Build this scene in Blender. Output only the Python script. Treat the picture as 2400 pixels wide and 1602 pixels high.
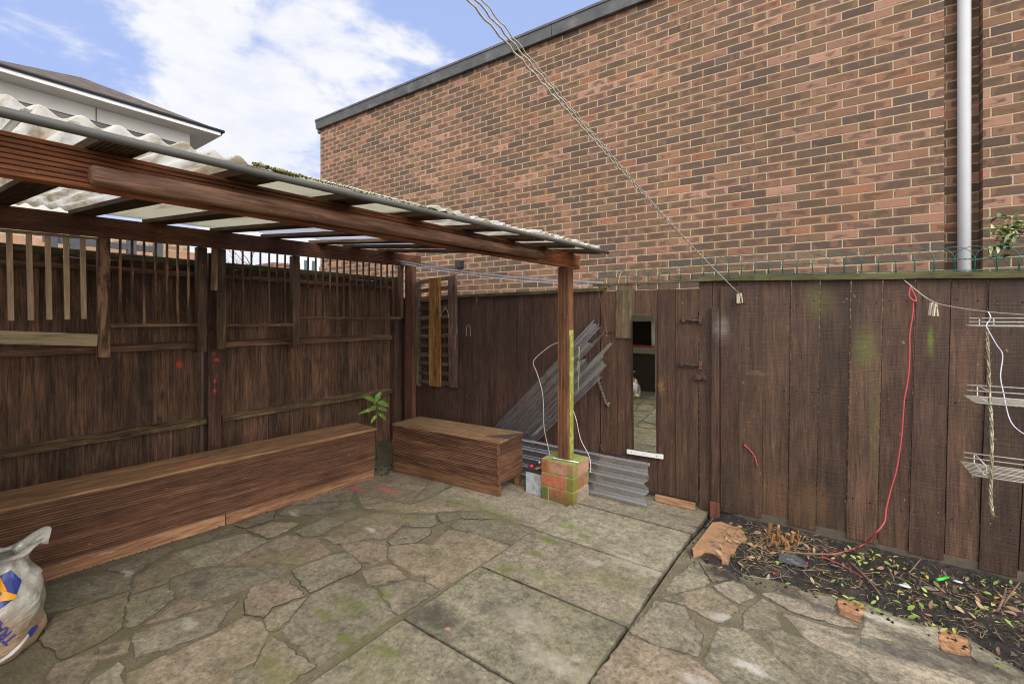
import bpy, bmesh, math, random
from mathutils import Vector, Matrix, noise as mn
R = math.radians
random.seed(7)
for o in list(bpy.data.objects): bpy.data.objects.remove(o)
SC = bpy.context.scene
COL = SC.collection
# ------------------------------------------------------------------ camera geometry
# X runs along the rear fence (to the right), Y runs along the left fence (away), camera at the origin 1.5 m up
TH = R(36); FP = 1067.0; HZ = 745.0; CH = 1.5
CT, ST = math.cos(TH), math.sin(TH)
def ray(px, py):
    d = (px-1200)/FP
    return (CT*d-ST, ST*d+CT, -(py-HZ)/FP)
def at(px, py, t):
    r = ray(px, py); return Vector((r[0]*t, r[1]*t, CH+r[2]*t))
def onY(px, py, Y): r = ray(px, py); return at(px, py, Y/r[1])
def onX(px, py, X): r = ray(px, py); return at(px, py, X/r[0])
def onZ(px, py, z=0.0): r = ray(px, py); return at(px, py, (z-CH)/r[2])
def YofX(px, X): r = ray(px, 0); return X/r[0]*r[1]
def XofY(px, Y): r = ray(px, 0); return Y/r[1]*r[0]

cam = bpy.data.cameras.new('camera'); co = bpy.data.objects.new('camera', cam); COL.objects.link(co)
cam.lens = 36.0*FP/2400; cam.sensor_width = 36; cam.clip_start = .02; cam.clip_end = 500
cam.shift_y = -(801-HZ)/2400
co.location = (0, 0, CH); co.rotation_euler = (R(90), 0, TH)
SC.camera = co

# ------------------------------------------------------------------ node helpers
def nd(nt, t, ins=None, **props):
    n = nt.nodes.new(t)
    for k, v in props.items(): setattr(n, k, v)
    for k, v in (ins or {}).items():
        s = n.inputs[k]
        if isinstance(v, bpy.types.NodeSocket): nt.links.new(v, s)
        else: s.default_value = v
    return n
def mathn(nt, op, a, b=0.0, c=None, clamp=False):
    n = nd(nt, 'ShaderNodeMath', {0: a, 1: b}, operation=op, use_clamp=clamp)
    if c is not None:
        if isinstance(c, bpy.types.NodeSocket): nt.links.new(c, n.inputs[2])
        else: n.inputs[2].default_value = c
    return n.outputs[0]
def mix(nt, f, a, b, mode='MIX'):
    n = nt.nodes.new('ShaderNodeMix'); n.data_type = 'RGBA'; n.blend_type = mode; n.clamp_factor = True
    for i, v in ((0, f), (6, a), (7, b)):
        if isinstance(v, bpy.types.NodeSocket): nt.links.new(v, n.inputs[i])
        else: n.inputs[i].default_value = (v if i == 0 else (*v[:3], 1))
    return n.outputs[2]
def ramp(nt, f, stops, interp='LINEAR'):
    n = nt.nodes.new('ShaderNodeValToRGB'); cr = n.color_ramp; cr.interpolation = interp
    while len(cr.elements) < len(stops): cr.elements.new(.5)
    for e, (p, c) in zip(cr.elements, stops):
        e.position = p; e.color = (c, c, c, 1) if isinstance(c, (int, float)) else (*c[:3], 1)
    nt.links.new(f, n.inputs[0]); return n.outputs[0]
def sstep(nt, v, lo, hi, a=0.0, b=1.0):
    n = nd(nt, 'ShaderNodeMapRange', {0: v, 1: lo, 2: hi, 3: a, 4: b}, interpolation_type='SMOOTHSTEP'); return n.outputs[0]
def noise(nt, vec, scale, detail=4, rough=.55, dist=0.0):
    return nd(nt, 'ShaderNodeTexNoise', {'Vector': vec, 'Scale': scale, 'Detail': detail, 'Roughness': rough, 'Distortion': dist}).outputs[0]
def mapping(nt, vec, scale=(1, 1, 1), rot=(0, 0, 0), loc=(0, 0, 0)):
    return nd(nt, 'ShaderNodeMapping', {'Vector': vec, 'Scale': scale, 'Rotation': rot, 'Location': loc}).outputs[0]
def newmat(name):
    m = bpy.data.materials.new(name); m.use_nodes = True; nt = m.node_tree; nt.nodes.clear()
    out = nt.nodes.new('ShaderNodeOutputMaterial'); b = nt.nodes.new('ShaderNodeBsdfPrincipled')
    nt.links.new(b.outputs[0], out.inputs[0]); return m, nt, b, out
def bump(nt, b, h, strength=.3, dist=.01):
    n = nd(nt, 'ShaderNodeBump', {'Height': h, 'Strength': strength, 'Distance': dist})
    nt.links.new(n.outputs[0], b.inputs['Normal'])
def obco(nt): return nt.nodes.new('ShaderNodeTexCoord').outputs['Object']
def rndat(nt): return nd(nt, 'ShaderNodeAttribute', attribute_name='rnd').outputs['Fac']
def setc(nt, b, c, rough=.8):
    if isinstance(c, bpy.types.NodeSocket): nt.links.new(c, b.inputs['Base Color'])
    else: b.inputs['Base Color'].default_value = (*c[:3], 1)
    if isinstance(rough, bpy.types.NodeSocket): nt.links.new(rough, b.inputs['Roughness'])
    else: b.inputs['Roughness'].default_value = rough
def stains(nt, col, co_, lst, soft=.45):
    # marks with a shape of their own: (centre, radii, colour, strength, raggedness)
    nz = nd(nt, 'ShaderNodeTexNoise', {'Vector': co_, 'Scale': 22.0, 'Detail': 5.0}).outputs['Color']
    nz2 = nd(nt, 'ShaderNodeVectorMath', {0: nz, 1: (.5, .5, .5)}, operation='SUBTRACT').outputs[0]
    brk = noise(nt, co_, 13.0, 6, .8)
    for c, r, colr, st, rag in lst:
        w = nd(nt, 'ShaderNodeVectorMath', {0: nz2, 1: (rag*.55, rag*.55, rag*.55)}, operation='MULTIPLY').outputs[0]
        p = nd(nt, 'ShaderNodeVectorMath', {0: co_, 1: w}, operation='ADD').outputs[0]
        p = nd(nt, 'ShaderNodeVectorMath', {0: p, 1: c}, operation='SUBTRACT').outputs[0]
        p = nd(nt, 'ShaderNodeVectorMath', {0: p, 1: r}, operation='DIVIDE').outputs[0]
        l = nd(nt, 'ShaderNodeVectorMath', {0: p}, operation='LENGTH').outputs['Value']
        k_ = sstep(nt, l, soft, 1.15, st, 0.0)
        if soft < .4: k_ = mathn(nt, 'MULTIPLY', k_, sstep(nt, brk, .36, .56, .45, 1.0))
        col = mix(nt, k_, col, colr)
    return col

def wood(name, dark, mid, light, axis='Z', rough=.75, fine=1.0, wear=0.0, wearcol=(.32, .2, .1), green=0.0, greencol=(.09, .11, .02),
         sawn=False, var=.35, bmp=.35, marks=(), gtop=None, blot=.5, knots=.22):
    m, nt, b, out = newmat(name)
    oc = obco(nt); r = rndat(nt)
    off = nd(nt, 'ShaderNodeVectorMath', {0: (11.3, 7.7, 5.1)}, operation='SCALE'); nt.links.new(r, off.inputs[3])
    v = nd(nt, 'ShaderNodeVectorMath', {0: oc, 1: off.outputs[0]}, operation='ADD').outputs[0]
    s = {'X': (.9, 16, 16), 'Y': (16, .9, 16), 'Z': (16, 16, .9)}[axis]
    g = noise(nt, mapping(nt, v, tuple(k*fine for k in s)), 2.2, 7, .62, .8)
    g2 = noise(nt, mapping(nt, v, tuple(k*fine*3.2 for k in s)), 3.0, 4, .6)
    gg = mathn(nt, 'MULTIPLY_ADD', g2, .45, mathn(nt, 'MULTIPLY', g, .6))
    c = ramp(nt, gg, [(.40, dark), (.52, mid), (.65, light)])
    bl = noise(nt, v, 2.3, 5, .6)
    c = mix(nt, 1.0, c, ramp(nt, bl, [(.3, 1-blot), (.7, 1+blot*.35)]), 'MULTIPLY')
    wn = nd(nt, 'ShaderNodeTexWhiteNoise', {'W': mathn(nt, 'MULTIPLY', r, 91.7)}, noise_dimensions='1D').outputs['Value']
    c = mix(nt, 1.0, c, ramp(nt, wn, [(0, 1-var), (1, 1+var*.6)]), 'MULTIPLY')
    if knots:
        vk = nd(nt, 'ShaderNodeTexVoronoi', {'Vector': mapping(nt, v, {'X': (2.4, 8, 8), 'Y': (8, 2.4, 8), 'Z': (8, 8, 2.4)}[axis]), 'Scale': 1.0})
        sel = mathn(nt, 'GREATER_THAN', nd(nt, 'ShaderNodeSeparateColor', {0: vk.outputs['Color']}).outputs[0], 1-knots)
        kd = mathn(nt, 'ADD', vk.outputs['Distance'], mathn(nt, 'MULTIPLY', noise(nt, v, 40, 3), .08))
        c = mix(nt, mathn(nt, 'MULTIPLY', sel, sstep(nt, kd, .1, .22, .8, 0)), c, dark)
    c = mix(nt, 1.0, c, nd(nt, 'ShaderNodeAttribute', attribute_name='tint').outputs['Color'], 'MULTIPLY')
    if wear:
        s2 = {'X': (1.5, 9, 9), 'Y': (9, 1.5, 9), 'Z': (9, 9, 1.5)}[axis]
        wv = noise(nt, mapping(nt, v, s2), 1.7, 7, .7, .6)
        c = mix(nt, sstep(nt, wv, .74-wear*.35, .84-wear*.3, 0, .85), c, wearcol)
        sp = noise(nt, mapping(nt, v, {'X': (.45, 1, 1), 'Y': (1, .45, 1), 'Z': (1, 1, .45)}[axis]), 34, 4, .7)
        c = mix(nt, sstep(nt, sp, .665, .71, 0, .75), c, wearcol)
    if green:
        gn = noise(nt, mapping(nt, oc, (2.5, 2.5, 1.2)), 2.0, 6, .65)
        gf = sstep(nt, gn, .66-green*.35, .82-green*.3, 0, .8)
        if gtop is not None:
            sz = nd(nt, 'ShaderNodeSeparateXYZ', {0: oc}).outputs[2]
            gf = mathn(nt, 'MULTIPLY', gf, sstep(nt, sz, gtop[0], gtop[1]))
        c = mix(nt, gf, c, greencol)
    if marks: c = stains(nt, c, oc, [k for k in marks if k[2][0] < .45], .1); c = stains(nt, c, oc, [k for k in marks if k[2][0] >= .45], .45)
    setc(nt, b, c, ramp(nt, g, [(.3, rough-.12), (.7, rough+.12)]))
    b.inputs['Specular IOR Level'].default_value = .35
    h = gg
    if sawn:
        sx = {'Z': (3, 3, 170), 'X': (170, 3, 3), 'Y': (3, 170, 3)}[axis]
        h = mathn(nt, 'MULTIPLY_ADD', noise(nt, mapping(nt, v, sx), 1.0, 3, .6), .8, gg)
    bump(nt, b, h, bmp, .006)
    return m
def plain(name, c, rough=.6, metal=0.0, var=.15, scale=12, bmp=.1, c2=None, lo=.45, hi=.7):
    m, nt, b, out = newmat(name)
    oc = obco(nt); n = noise(nt, oc, scale, 6, .65)
    col = mix(nt, 1.0, c, ramp(nt, n, [(.3, 1-var), (.7, 1+var*.5)]), 'MULTIPLY')
    if c2: col = mix(nt, sstep(nt, noise(nt, oc, scale*.45, 7, .7), lo, hi), col, c2)
    setc(nt, b, col, rough); b.inputs['Metallic'].default_value = metal
    bump(nt, b, n, bmp, .004); return m

def brickmat(name, pal, mortar, w=.225, h=.075, msize=.0055, along='X', alg=.35, dark=1.0, algz=None):
    m, nt, b, out = newmat(name)
    oc = obco(nt); s = nd(nt, 'ShaderNodeSeparateXYZ', {0: oc})
    nrm = nd(nt, 'ShaderNodeTexCoord'); ns = nd(nt, 'ShaderNodeSeparateXYZ', {0: nrm.outputs['Normal']})
    side = mathn(nt, 'GREATER_THAN', mathn(nt, 'ABSOLUTE', ns.outputs[0]), .7)
    xy = nd(nt, 'ShaderNodeMix', {0: side}, data_type='FLOAT')
    nt.links.new(s.outputs[0], xy.inputs[2]); nt.links.new(mathn(nt, 'ADD', s.outputs[1], w/2), xy.inputs[3])
    v = nd(nt, 'ShaderNodeCombineXYZ', {0: xy.outputs[0], 1: s.outputs[2]}).outputs[0]
    nz = nd(nt, 'ShaderNodeTexNoise', {'Vector': v, 'Scale': 38.0, 'Detail': 3.0}).outputs['Color']
    dz = nd(nt, 'ShaderNodeVectorMath', {0: nz, 1: (.5, .5, .5)}, operation='SUBTRACT').outputs[0]
    dz = nd(nt, 'ShaderNodeVectorMath', {0: dz, 1: (.006, .005, 0)}, operation='MULTIPLY').outputs[0]
    vv = nd(nt, 'ShaderNodeVectorMath', {0: v, 1: dz}, operation='ADD').outputs[0]
    vs3 = nd(nt, 'ShaderNodeSeparateXYZ', {0: vv})
    vz = mathn(nt, 'DIVIDE', vs3.outputs[1], h); row = mathn(nt, 'FLOOR', vz); fv = mathn(nt, 'FRACT', vz)
    odd = mathn(nt, 'MULTIPLY', mathn(nt, 'FRACT', mathn(nt, 'MULTIPLY', row, .5)), 1.0)
    rj = nd(nt, 'ShaderNodeTexWhiteNoise', {'W': row}, noise_dimensions='1D').outputs['Value']
    ux = mathn(nt, 'ADD', mathn(nt, 'DIVIDE', vs3.outputs[0], w), mathn(nt, 'MULTIPLY_ADD', rj, .05, odd))
    cx = mathn(nt, 'FLOOR', ux); fu = mathn(nt, 'FRACT', ux)
    wn = nd(nt, 'ShaderNodeTexWhiteNoise', {'Vector': nd(nt, 'ShaderNodeCombineXYZ', {0: cx, 1: row, 2: 3.0}).outputs[0]}, noise_dimensions='3D').outputs['Color']
    wr = nd(nt, 'ShaderNodeSeparateColor', {0: wn}); rv, r2, r3 = wr.outputs[0], wr.outputs[1], wr.outputs[2]
    ex = mathn(nt, 'MULTIPLY', mathn(nt, 'MINIMUM', fu, mathn(nt, 'SUBTRACT', 1.0, fu)), w)
    ey = mathn(nt, 'MULTIPLY', mathn(nt, 'MINIMUM', fv, mathn(nt, 'SUBTRACT', 1.0, fv)), h)
    chip = mathn(nt, 'MULTIPLY', mathn(nt, 'SUBTRACT', noise(nt, v, 70, 4, .7), .5), .008)
    e_ = mathn(nt, 'ADD', mathn(nt, 'SMOOTH_MIN', ex, ey, .006), chip)
    fac = sstep(nt, e_, msize-.0016, msize+.0016, 1.0, 0.0)
    n = len(pal); c = ramp(nt, rv, [((i+.0)/n, p) for i, p in enumerate(pal)], 'CONSTANT')
    c = mix(nt, 1.0, c, ramp(nt, r3, [(0, .78), (1, 1.18)]), 'MULTIPLY')
    offv = nd(nt, 'ShaderNodeVectorMath', {0: (17.0, 5.0, 31.0)}, operation='SCALE'); nt.links.new(mathn(nt, 'MULTIPLY', r2, 40.0), offv.inputs[3])
    v2 = nd(nt, 'ShaderNodeVectorMath', {0: v, 1: offv.outputs[0]}, operation='ADD').outputs[0]
    # smoky kiln marks: darker hearts with pinkish rims
    core = mathn(nt, 'MINIMUM', sstep(nt, ex, .008, .05), sstep(nt, ey, .004, .02))
    fl = mathn(nt, 'ADD', noise(nt, mapping(nt, v2, (7, 16, 1)), 1.0, 4, .6), mathn(nt, 'MULTIPLY_ADD', core, .28, mathn(nt, 'MULTIPLY', r2, .30)))
    c = mix(nt, sstep(nt, fl, .80, .96, 0, .78), c, (.115*dark, .082*dark, .066*dark))
    c = mix(nt, sstep(nt, noise(nt, mapping(nt, v2, (9, 6, 1), loc=(3, 9, 0)), 1.0, 3, .6), .56, .66, 0, .4), c, (.33, .17, .11))
    c = mix(nt, sstep(nt, noise(nt, mapping(nt, v2, (26, 30, 1), loc=(1, 2, 0)), 1.0, 3, .6), .62, .7, 0, .5), c, (.09, .06, .05))
    gr = noise(nt, v, 160, 3, .7)
    c = mix(nt, 1.0, c, ramp(nt, gr, [(.3, .78), (.7, 1.16)]), 'MULTIPLY')
    big = noise(nt, v, .9, 5, .6)
    mc = mix(nt, sstep(nt, noise(nt, v, 1.6, 6, .7), .6-.1*alg, .75, 0, alg), mortar, (.3, .24, .05))
    mc = mix(nt, 1.0, mc, ramp(nt, noise(nt, v, 60, 4, .7), [(.3, .75), (.7, 1.1)]), 'MULTIPLY')
    c = mix(nt, 1.0, c, (.80, .775, .72), 'MULTIPLY'); c = mix(nt, fac, c, mc)
    c = mix(nt, 1.0, c, ramp(nt, big, [(.3, .84), (.7, 1.1)]), 'MULTIPLY')
    c = mix(nt, sstep(nt, noise(nt, mapping(nt, v, (1, .7, 1), loc=(4, 2, 0)), 1.1, 7, .75), .56, .75, 0, .4*alg), c, (.15, .12, .035))
    setc(nt, b, c, .9); b.inputs['Specular IOR Level'].default_value = .2
    hgt = mathn(nt, 'MULTIPLY_ADD', gr, .25, mathn(nt, 'SUBTRACT', 1.0, fac))
    bump(nt, b, hgt, .9, .008); return m

def clearmat(name, tint=(.86, .88, .9), gloss=.35, haze=.12, base=.07, dirt=.25, dirtc=(.25, .22, .15), film=(.75, .77, .8)):
    m, nt, b, out = newmat(name)
    oc = obco(nt)
    tr = nd(nt, 'ShaderNodeBsdfTransparent', {'Color': (*tint, 1)})
    gl = nd(nt, 'ShaderNodeBsdfGlossy', {'Color': (1, 1, 1, 1), 'Roughness': .2})
    df = nd(nt, 'ShaderNodeBsdfDiffuse', {'Color': mix(nt, sstep(nt, noise(nt, oc, 9, 7, .7), .5, .7, 0, dirt*2), film, dirtc)})
    lw = nd(nt, 'ShaderNodeLayerWeight', {'Blend': gloss}).outputs['Facing']
    a = nd(nt, 'ShaderNodeMixShader', {0: mathn(nt, 'MULTIPLY_ADD', noise(nt, oc, 6, 5, .6), .15, haze), 1: tr.outputs[0], 2: df.outputs[0]})
    fr = mathn(nt, 'MULTIPLY_ADD', mathn(nt, 'POWER', lw, 2.0), .7, base)
    s = nd(nt, 'ShaderNodeMixShader', {0: fr, 1: a.outputs[0], 2: gl.outputs[0]})
    nt.links.new(s.outputs[0], out.inputs[0]); nt.nodes.remove(b); return m
def sheetmat(name, c, dirt, dirtc, trans=.55, green=.3, streak=(1, 8, 8)):
    m, nt, b, out = newmat(name)
    oc = obco(nt)
    col = mix(nt, sstep(nt, noise(nt, mapping(nt, oc, streak), 1.3, 7, .7), .62-dirt*.3, .75-dirt*.2, 0, .75), c, dirtc)
    col = mix(nt, sstep(nt, noise(nt, oc, 3.5, 7, .75), .7-green*.25, .76-green*.2, 0, .9), col, (.09, .08, .02))
    d = nd(nt, 'ShaderNodeBsdfDiffuse', {'Color': col}); t = nd(nt, 'ShaderNodeBsdfTranslucent', {'Color': col})
    g = nd(nt, 'ShaderNodeBsdfGlossy', {'Roughness': .3})
    a = nd(nt, 'ShaderNodeMixShader', {0: trans, 1: d.outputs[0], 2: t.outputs[0]})
    a2 = nd(nt, 'ShaderNodeMixShader', {0: .06, 1: a.outputs[0], 2: g.outputs[0]})
    nt.links.new(a2.outputs[0], out.inputs[0]); nt.nodes.remove(b); return m

# ------------------------------------------------------------------ mesh helpers
class MB:
    def __init__(s): s.v = []; s.f = []; s.r = []; s.c = []; s.mi = []; s.smooth = []
    def add(s, vs, fs, rnd=None, col=(1, 1, 1), mi=0, smooth=False):
        if rnd is None: rnd = random.random()
        b = len(s.v); s.v += [tuple(p) for p in vs]; s.f += [tuple(i+b for i in f) for f in fs]
        s.r += [rnd]*len(vs); s.c += (col if isinstance(col, list) else [col]*len(vs)); s.mi += [mi]*len(fs); s.smooth += [smooth]*len(fs)
        return s
    def hexa(s, p, **k):   # 8 corners: bottom loop 0-3, top loop 4-7
        return s.add(p, [(3, 2, 1, 0), (4, 5, 6, 7), (0, 1, 5, 4), (1, 2, 6, 5), (2, 3, 7, 6), (3, 0, 4, 7)], **k)
    def box(s, a, b, **k):
        (x0, y0, z0), (x1, y1, z1) = a, b
        x0, x1 = min(x0, x1), max(x0, x1); y0, y1 = min(y0, y1), max(y0, y1); z0, z1 = min(z0, z1), max(z0, z1)
        return s.hexa([(x0, y0, z0), (x1, y0, z0), (x1, y1, z0), (x0, y1, z0), (x0, y0, z1), (x1, y0, z1), (x1, y1, z1), (x0, y1, z1)], **k)
    def bar(s, p, q, w, h, up=(0, 0, 1), **k):   # box along p->q, w sideways, h along up
        p, q = Vector(p), Vector(q); d = (q-p).normalized(); u = Vector(up); sd = d.cross(u).normalized(); u = sd.cross(d).normalized()
        a, b = sd*w/2, u*h/2
        return s.hexa([p-a-b, p+a-b, q+a-b, q-a-b, p-a+b, p+a+b, q+a+b, q-a+b], **k)
    def extr(s, prof, p, q, du, dv, **k):   # profile [(u,v)] CCW seen from p towards... swept p->q
        p, q, du, dv = Vector(p), Vector(q), Vector(du), Vector(dv); n = len(prof)
        vs = [p+du*u+dv*v for u, v in prof]+[q+du*u+dv*v for u, v in prof]
        fs = [(i, (i+1) % n, n+(i+1) % n, n+i) for i in range(n)]+[tuple(range(n-1, -1, -1)), tuple(range(n, 2*n))]
        return s.add(vs, fs, **k)
    def tube(s, pts, r, n=8, smooth=True, caps=True, **k):
        pts = [Vector(p) for p in pts]; m = len(pts); rr = r if isinstance(r, (list, tuple)) else [r]*m
        vs = []; u = None
        for i, p in enumerate(pts):
            d = (pts[min(i+1, m-1)]-pts[max(i-1, 0)])
            d = d.normalized() if d.length > 1e-9 else Vector((0, 0, 1))
            if u is None: u = d.orthogonal().normalized()
            u = (u-d*u.dot(d)); u = u.normalized() if u.length > 1e-6 else d.orthogonal().normalized()
            w = d.cross(u)
            for j in range(n):
                a = 2*math.pi*j/n; vs.append(p+(u*math.cos(a)+w*math.sin(a))*rr[i])
        fs = [(i*n+j, i*n+(j+1) % n, (i+1)*n+(j+1) % n, (i+1)*n+j) for i in range(m-1) for j in range(n)]
        if caps: fs += [tuple(range(n-1, -1, -1)), tuple((m-1)*n+j for j in range(n))]
        return s.add(vs, fs, smooth=smooth, **k)
    def build(s, name, mats, parent=None, origin=None, rotz=0.0, bevel=0.0, recalc=True):
        me = bpy.data.meshes.new(name)
        inv = None
        vs = s.v
        if origin is not None:
            M = Matrix.Translation(origin) @ Matrix.Rotation(rotz, 4, 'Z'); inv = M.inverted(); vs = [tuple(inv @ Vector(p)) for p in s.v]
        me.from_pydata(vs, [], s.f); me.validate(); me.update()
        at_ = me.attributes.new('rnd', 'FLOAT', 'POINT'); at_.data.foreach_set('value', s.r)
        ca = me.attributes.new('tint', 'FLOAT_COLOR', 'POINT'); ca.data.foreach_set('color', [x for c in s.c for x in (*c[:3], 1.0)])
        for m in (mats if isinstance(mats, (list, tuple)) else [mats]): me.materials.append(m)
        if len(me.polygons) == len(s.mi):
            me.polygons.foreach_set('material_index', s.mi); me.polygons.foreach_set('use_smooth', s.smooth)
        if recalc:
            bm = bmesh.new(); bm.from_mesh(me); bmesh.ops.recalc_face_normals(bm, faces=bm.faces); bm.to_mesh(me); bm.free()
        o = bpy.data.objects.new(name, me); COL.objects.link(o)
        if origin is not None: o.location = origin; o.rotation_euler = (0, 0, rotz)
        if parent: attach(o, parent)
        if bevel:
            md = o.modifiers.new('bevel', 'BEVEL'); md.width = bevel; md.segments = 2; md.limit_method = 'ANGLE'; md.angle_limit = R(40)
        return o
def attach(o, parent):
    # keep the world placement while parenting (parents are never scaled)
    pm = wm(parent); M = wm(o)
    o.parent = parent; o.matrix_basis = pm.inverted() @ M
def wm(o):
    m = o.matrix_basis.copy(); p = o.parent
    while p: m = p.matrix_basis @ m; p = p.parent
    return m
def empty(name, loc, label=None, cat=None, group=None):
    o = bpy.data.objects.new(name, None); COL.objects.link(o); o.location = loc; o.empty_display_size = .1
    return tag(o, label, cat, group)
def tag(o, label=None, cat=None, group=None, kind=None):
    if label: o['label'] = label
    if cat: o['category'] = cat
    if group: o['group'] = group
    if kind: o['kind'] = kind
    return o
def copy_tree(o, parent=None):
    c = o.copy(); COL.objects.link(c); c.parent = parent
    for ch in list(o.children): copy_tree(ch, c)
    return c
def smoothpts(pts, n=6):
    pts = [Vector(p) for p in pts]; out = []
    for i in range(len(pts)-1):
        p0, p1, p2, p3 = pts[max(i-1, 0)], pts[i], pts[i+1], pts[min(i+2, len(pts)-1)]
        for j in range(n):
            t = j/n; out.append(.5*((2*p1)+(p2-p0)*t+(2*p0-5*p1+4*p2-p3)*t*t+(3*p1-p0-3*p2+p3)*t**3))
    return out+[pts[-1]]
def grooved(width, thick, n=8, depth=.004, both=False):
    # deck board section: u across the width, v is the thickness (grooves in the v=+ face)
    pts = [(-width/2, -thick/2)]
    pts.append((width/2, -thick/2))
    step = width/n; g = step*(.17 if depth < .0065 else .3); top = thick/2
    pts.append((width/2, top-.002)); pts.append((width/2-.002, top))
    for i in range(n-1, 0, -1):
        c = -width/2+i*step
        pts += [(c+g, top), (c+g*.55, top-depth), (c-g*.55, top-depth), (c-g, top)]
    pts += [(-width/2+.002, top), (-width/2, top-.002)]
    return pts
def deck(mb, p, q, wdir, ndir, width=.12, thick=.027, n=8, depth=.004, **k):
    wdir, ndir = Vector(wdir).normalized(), Vector(ndir).normalized()
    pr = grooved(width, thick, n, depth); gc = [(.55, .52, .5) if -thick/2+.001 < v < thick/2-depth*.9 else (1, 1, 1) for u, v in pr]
    return mb.extr(pr, p, q, wdir, ndir, col=gc*2, **k)

# ------------------------------------------------------------------ materials
M = {}
M['fence_left'] = wood('dark_stained_feather_edge', (0.03874, 0.02096, 0.01282), (0.1233, 0.06586, 0.03846), (0.2465, 0.1347, 0.07693), 'Z', .8, wear=.28, wearcol=(.24, .15, .09), var=.4, bmp=.5,
    marks=[((-4.4, 1.42, 1.12), (0.03, 0.02652, 0.0378), (0.55, 0.0612, 0.0252), .9, .05)])
M['fence_post'] = wood('dark_post', (0.04032, 0.02142, 0.01498), (0.1008, 0.05284, 0.03457), (0.1848, 0.0971, 0.05993), 'Z', .8, wear=.16, wearcol=(.2, .11, .06), var=.2,
    marks=[((-4.3, 1.665, 1.14), (0.05, 0.02244, 0.0294), (0.55, 0.0612, 0.0252), .9, .13), ((-4.3, 1.65, .97), (0.05, 0.01632, 0.0252), (0.55, 0.0612, 0.0252), .9, .05),
           ((-4.3, 1.645, .88), (0.05, 0.0204, 0.042), (0.55, 0.0612, 0.0252), .9, .15), ((-4.3, 1.64, 1.2), (0.05, 0.0204, 0.01008), (0.55, 0.0612, 0.0252), .7, .06)])
M['rail'] = wood('dark_rail', (0.0468, 0.02519, 0.01605), (0.1326, 0.06895, 0.04174), (0.2808, 0.1525, 0.08561), 'Y', .8, wear=.42, wearcol=(.25, .17, .09), var=.2)
M['rail_mossy'] = wood('mossy_rail', (0.03, 0.01964, 0.01208), (0.1125, 0.07013, 0.03623), (0.24, 0.1543, 0.07849), 'Y', .9, wear=.7, wearcol=(.26, .19, .09), green=.0, greencol=(.10, .10, .03), var=.2)
M['cap_y'] = wood('weathered_cap_rail', (0.03, 0.0255, 0.01344), (0.1, 0.08364, 0.042), (0.2, 0.1683, 0.084), 'Y', .9, wear=.3, green=.45, greencol=(.085, .09, .035))
M['fence_rear'] = wood('dark_stained_planks', (0.03326, 0.0174, 0.01304), (0.06955, 0.03621, 0.02551), (0.1135, 0.06128, 0.04196), 'Z', .72, wear=.13, wearcol=(.2, .12, .08), sawn=True, var=.28, blot=.3, bmp=.5,
    green=.12, gtop=(.9, 1.6))
M['fence_right'] = wood('dark_sawn_planks', (0.03841, 0.01948, 0.01252), (0.0717, 0.03778, 0.02333), (0.1126, 0.06256, 0.03803), 'Z', .62, wear=.14, wearcol=(.26, .17, .12), sawn=True, var=.42, blot=.4, bmp=.6,
    green=.0, marks=[((-.13, 3.7, 1.62), (0.1, 0.306, 0.168), (0.085, 0.0867, 0.0252), .55, .1), ((0.12, 3.774, 1.302), (0.08, 0.306, 0.1848), (0.1, 0.1071, 0.0252), .7, .12), ((0.16, 3.774, 0.84), (0.03, 0.306, 0.588), (0.1, 0.102, 0.0336), .45, .04),
    ((0.43, 3.774, 1.361), (0.018, 0.306, 0.1176), (0.1, 0.1326, 0.0168), .9, .03), ((-.74, 3.7, 1.42), (0.07, 0.306, 0.1344), (0.2, 0.1734, 0.1512), .5, .12), ((-.36, 3.7, .2), (0.16, 0.306, 0.2184), (0.105, 0.0561, 0.02352), .75, .1),
    ((-.15, 3.7, .22), (0.12, 0.306, 0.2016), (0.1, 0.05304, 0.02268), .7, .1), ((-.6, 3.7, .2), (0.12, 0.306, 0.168), (0.07, 0.0357, 0.021), .6, .1), ((-.5, 3.7, 1.1), (0.1, 0.306, 0.0252), (0.13, 0.0918, 0.0672), .5, .12)])
M['gate'] = wood('gate_planks', (0.03259, 0.01598, 0.009979), (0.06287, 0.03196, 0.01916), (0.1048, 0.0567, 0.03194), 'Z', .7, wear=.26, wearcol=(.21, .105, .05), sawn=True, var=.24, blot=.3, bmp=.5,
    marks=[((-1.57, 3.7, 1.62), (0.1, 0.306, 0.1176), (0.085, 0.0663, 0.0252), .7, .1), ((-1.2, 3.7, .95), (0.03, 0.306, 0.1008), (0.22, 0.1122, 0.042), .8, .14)])
M['cap_x'] = wood('mossy_cap_rail', (0.03, 0.02652, 0.01176), (0.085, 0.0765, 0.0336), (0.16, 0.1428, 0.0672), 'X', .9, wear=.2, green=.55, greencol=(.085, .095, .03))
M['beam_orange'] = wood('reeded_beam', (0.1013, 0.03483, 0.01429), (0.2363, 0.07601, 0.02738), (0.3881, 0.1394, 0.0524), 'Y', .7, var=.1, wear=.05, blot=.7, bmp=.3)
M['beam_dark'] = wood('reeded_beam_dark', (0.0525, 0.01999, 0.01103), (0.1276, 0.04713, 0.02425), (0.21, 0.08282, 0.04079), 'Y', .7, var=.1, wear=.05, blot=.7)
M['post_orange'] = wood('reeded_post', (0.0715, 0.03029, 0.01478), (0.154, 0.06395, 0.02957), (0.231, 0.1032, 0.0462), 'Z', .7, var=.1, wear=.05, blot=.35)
M['post_red'] = wood('reeded_post_red', (0.05625, 0.02423, 0.0147), (0.125, 0.05355, 0.0315), (0.1938, 0.08925, 0.0525), 'Z', .7, var=.1, wear=.06, blot=.35)
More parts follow.
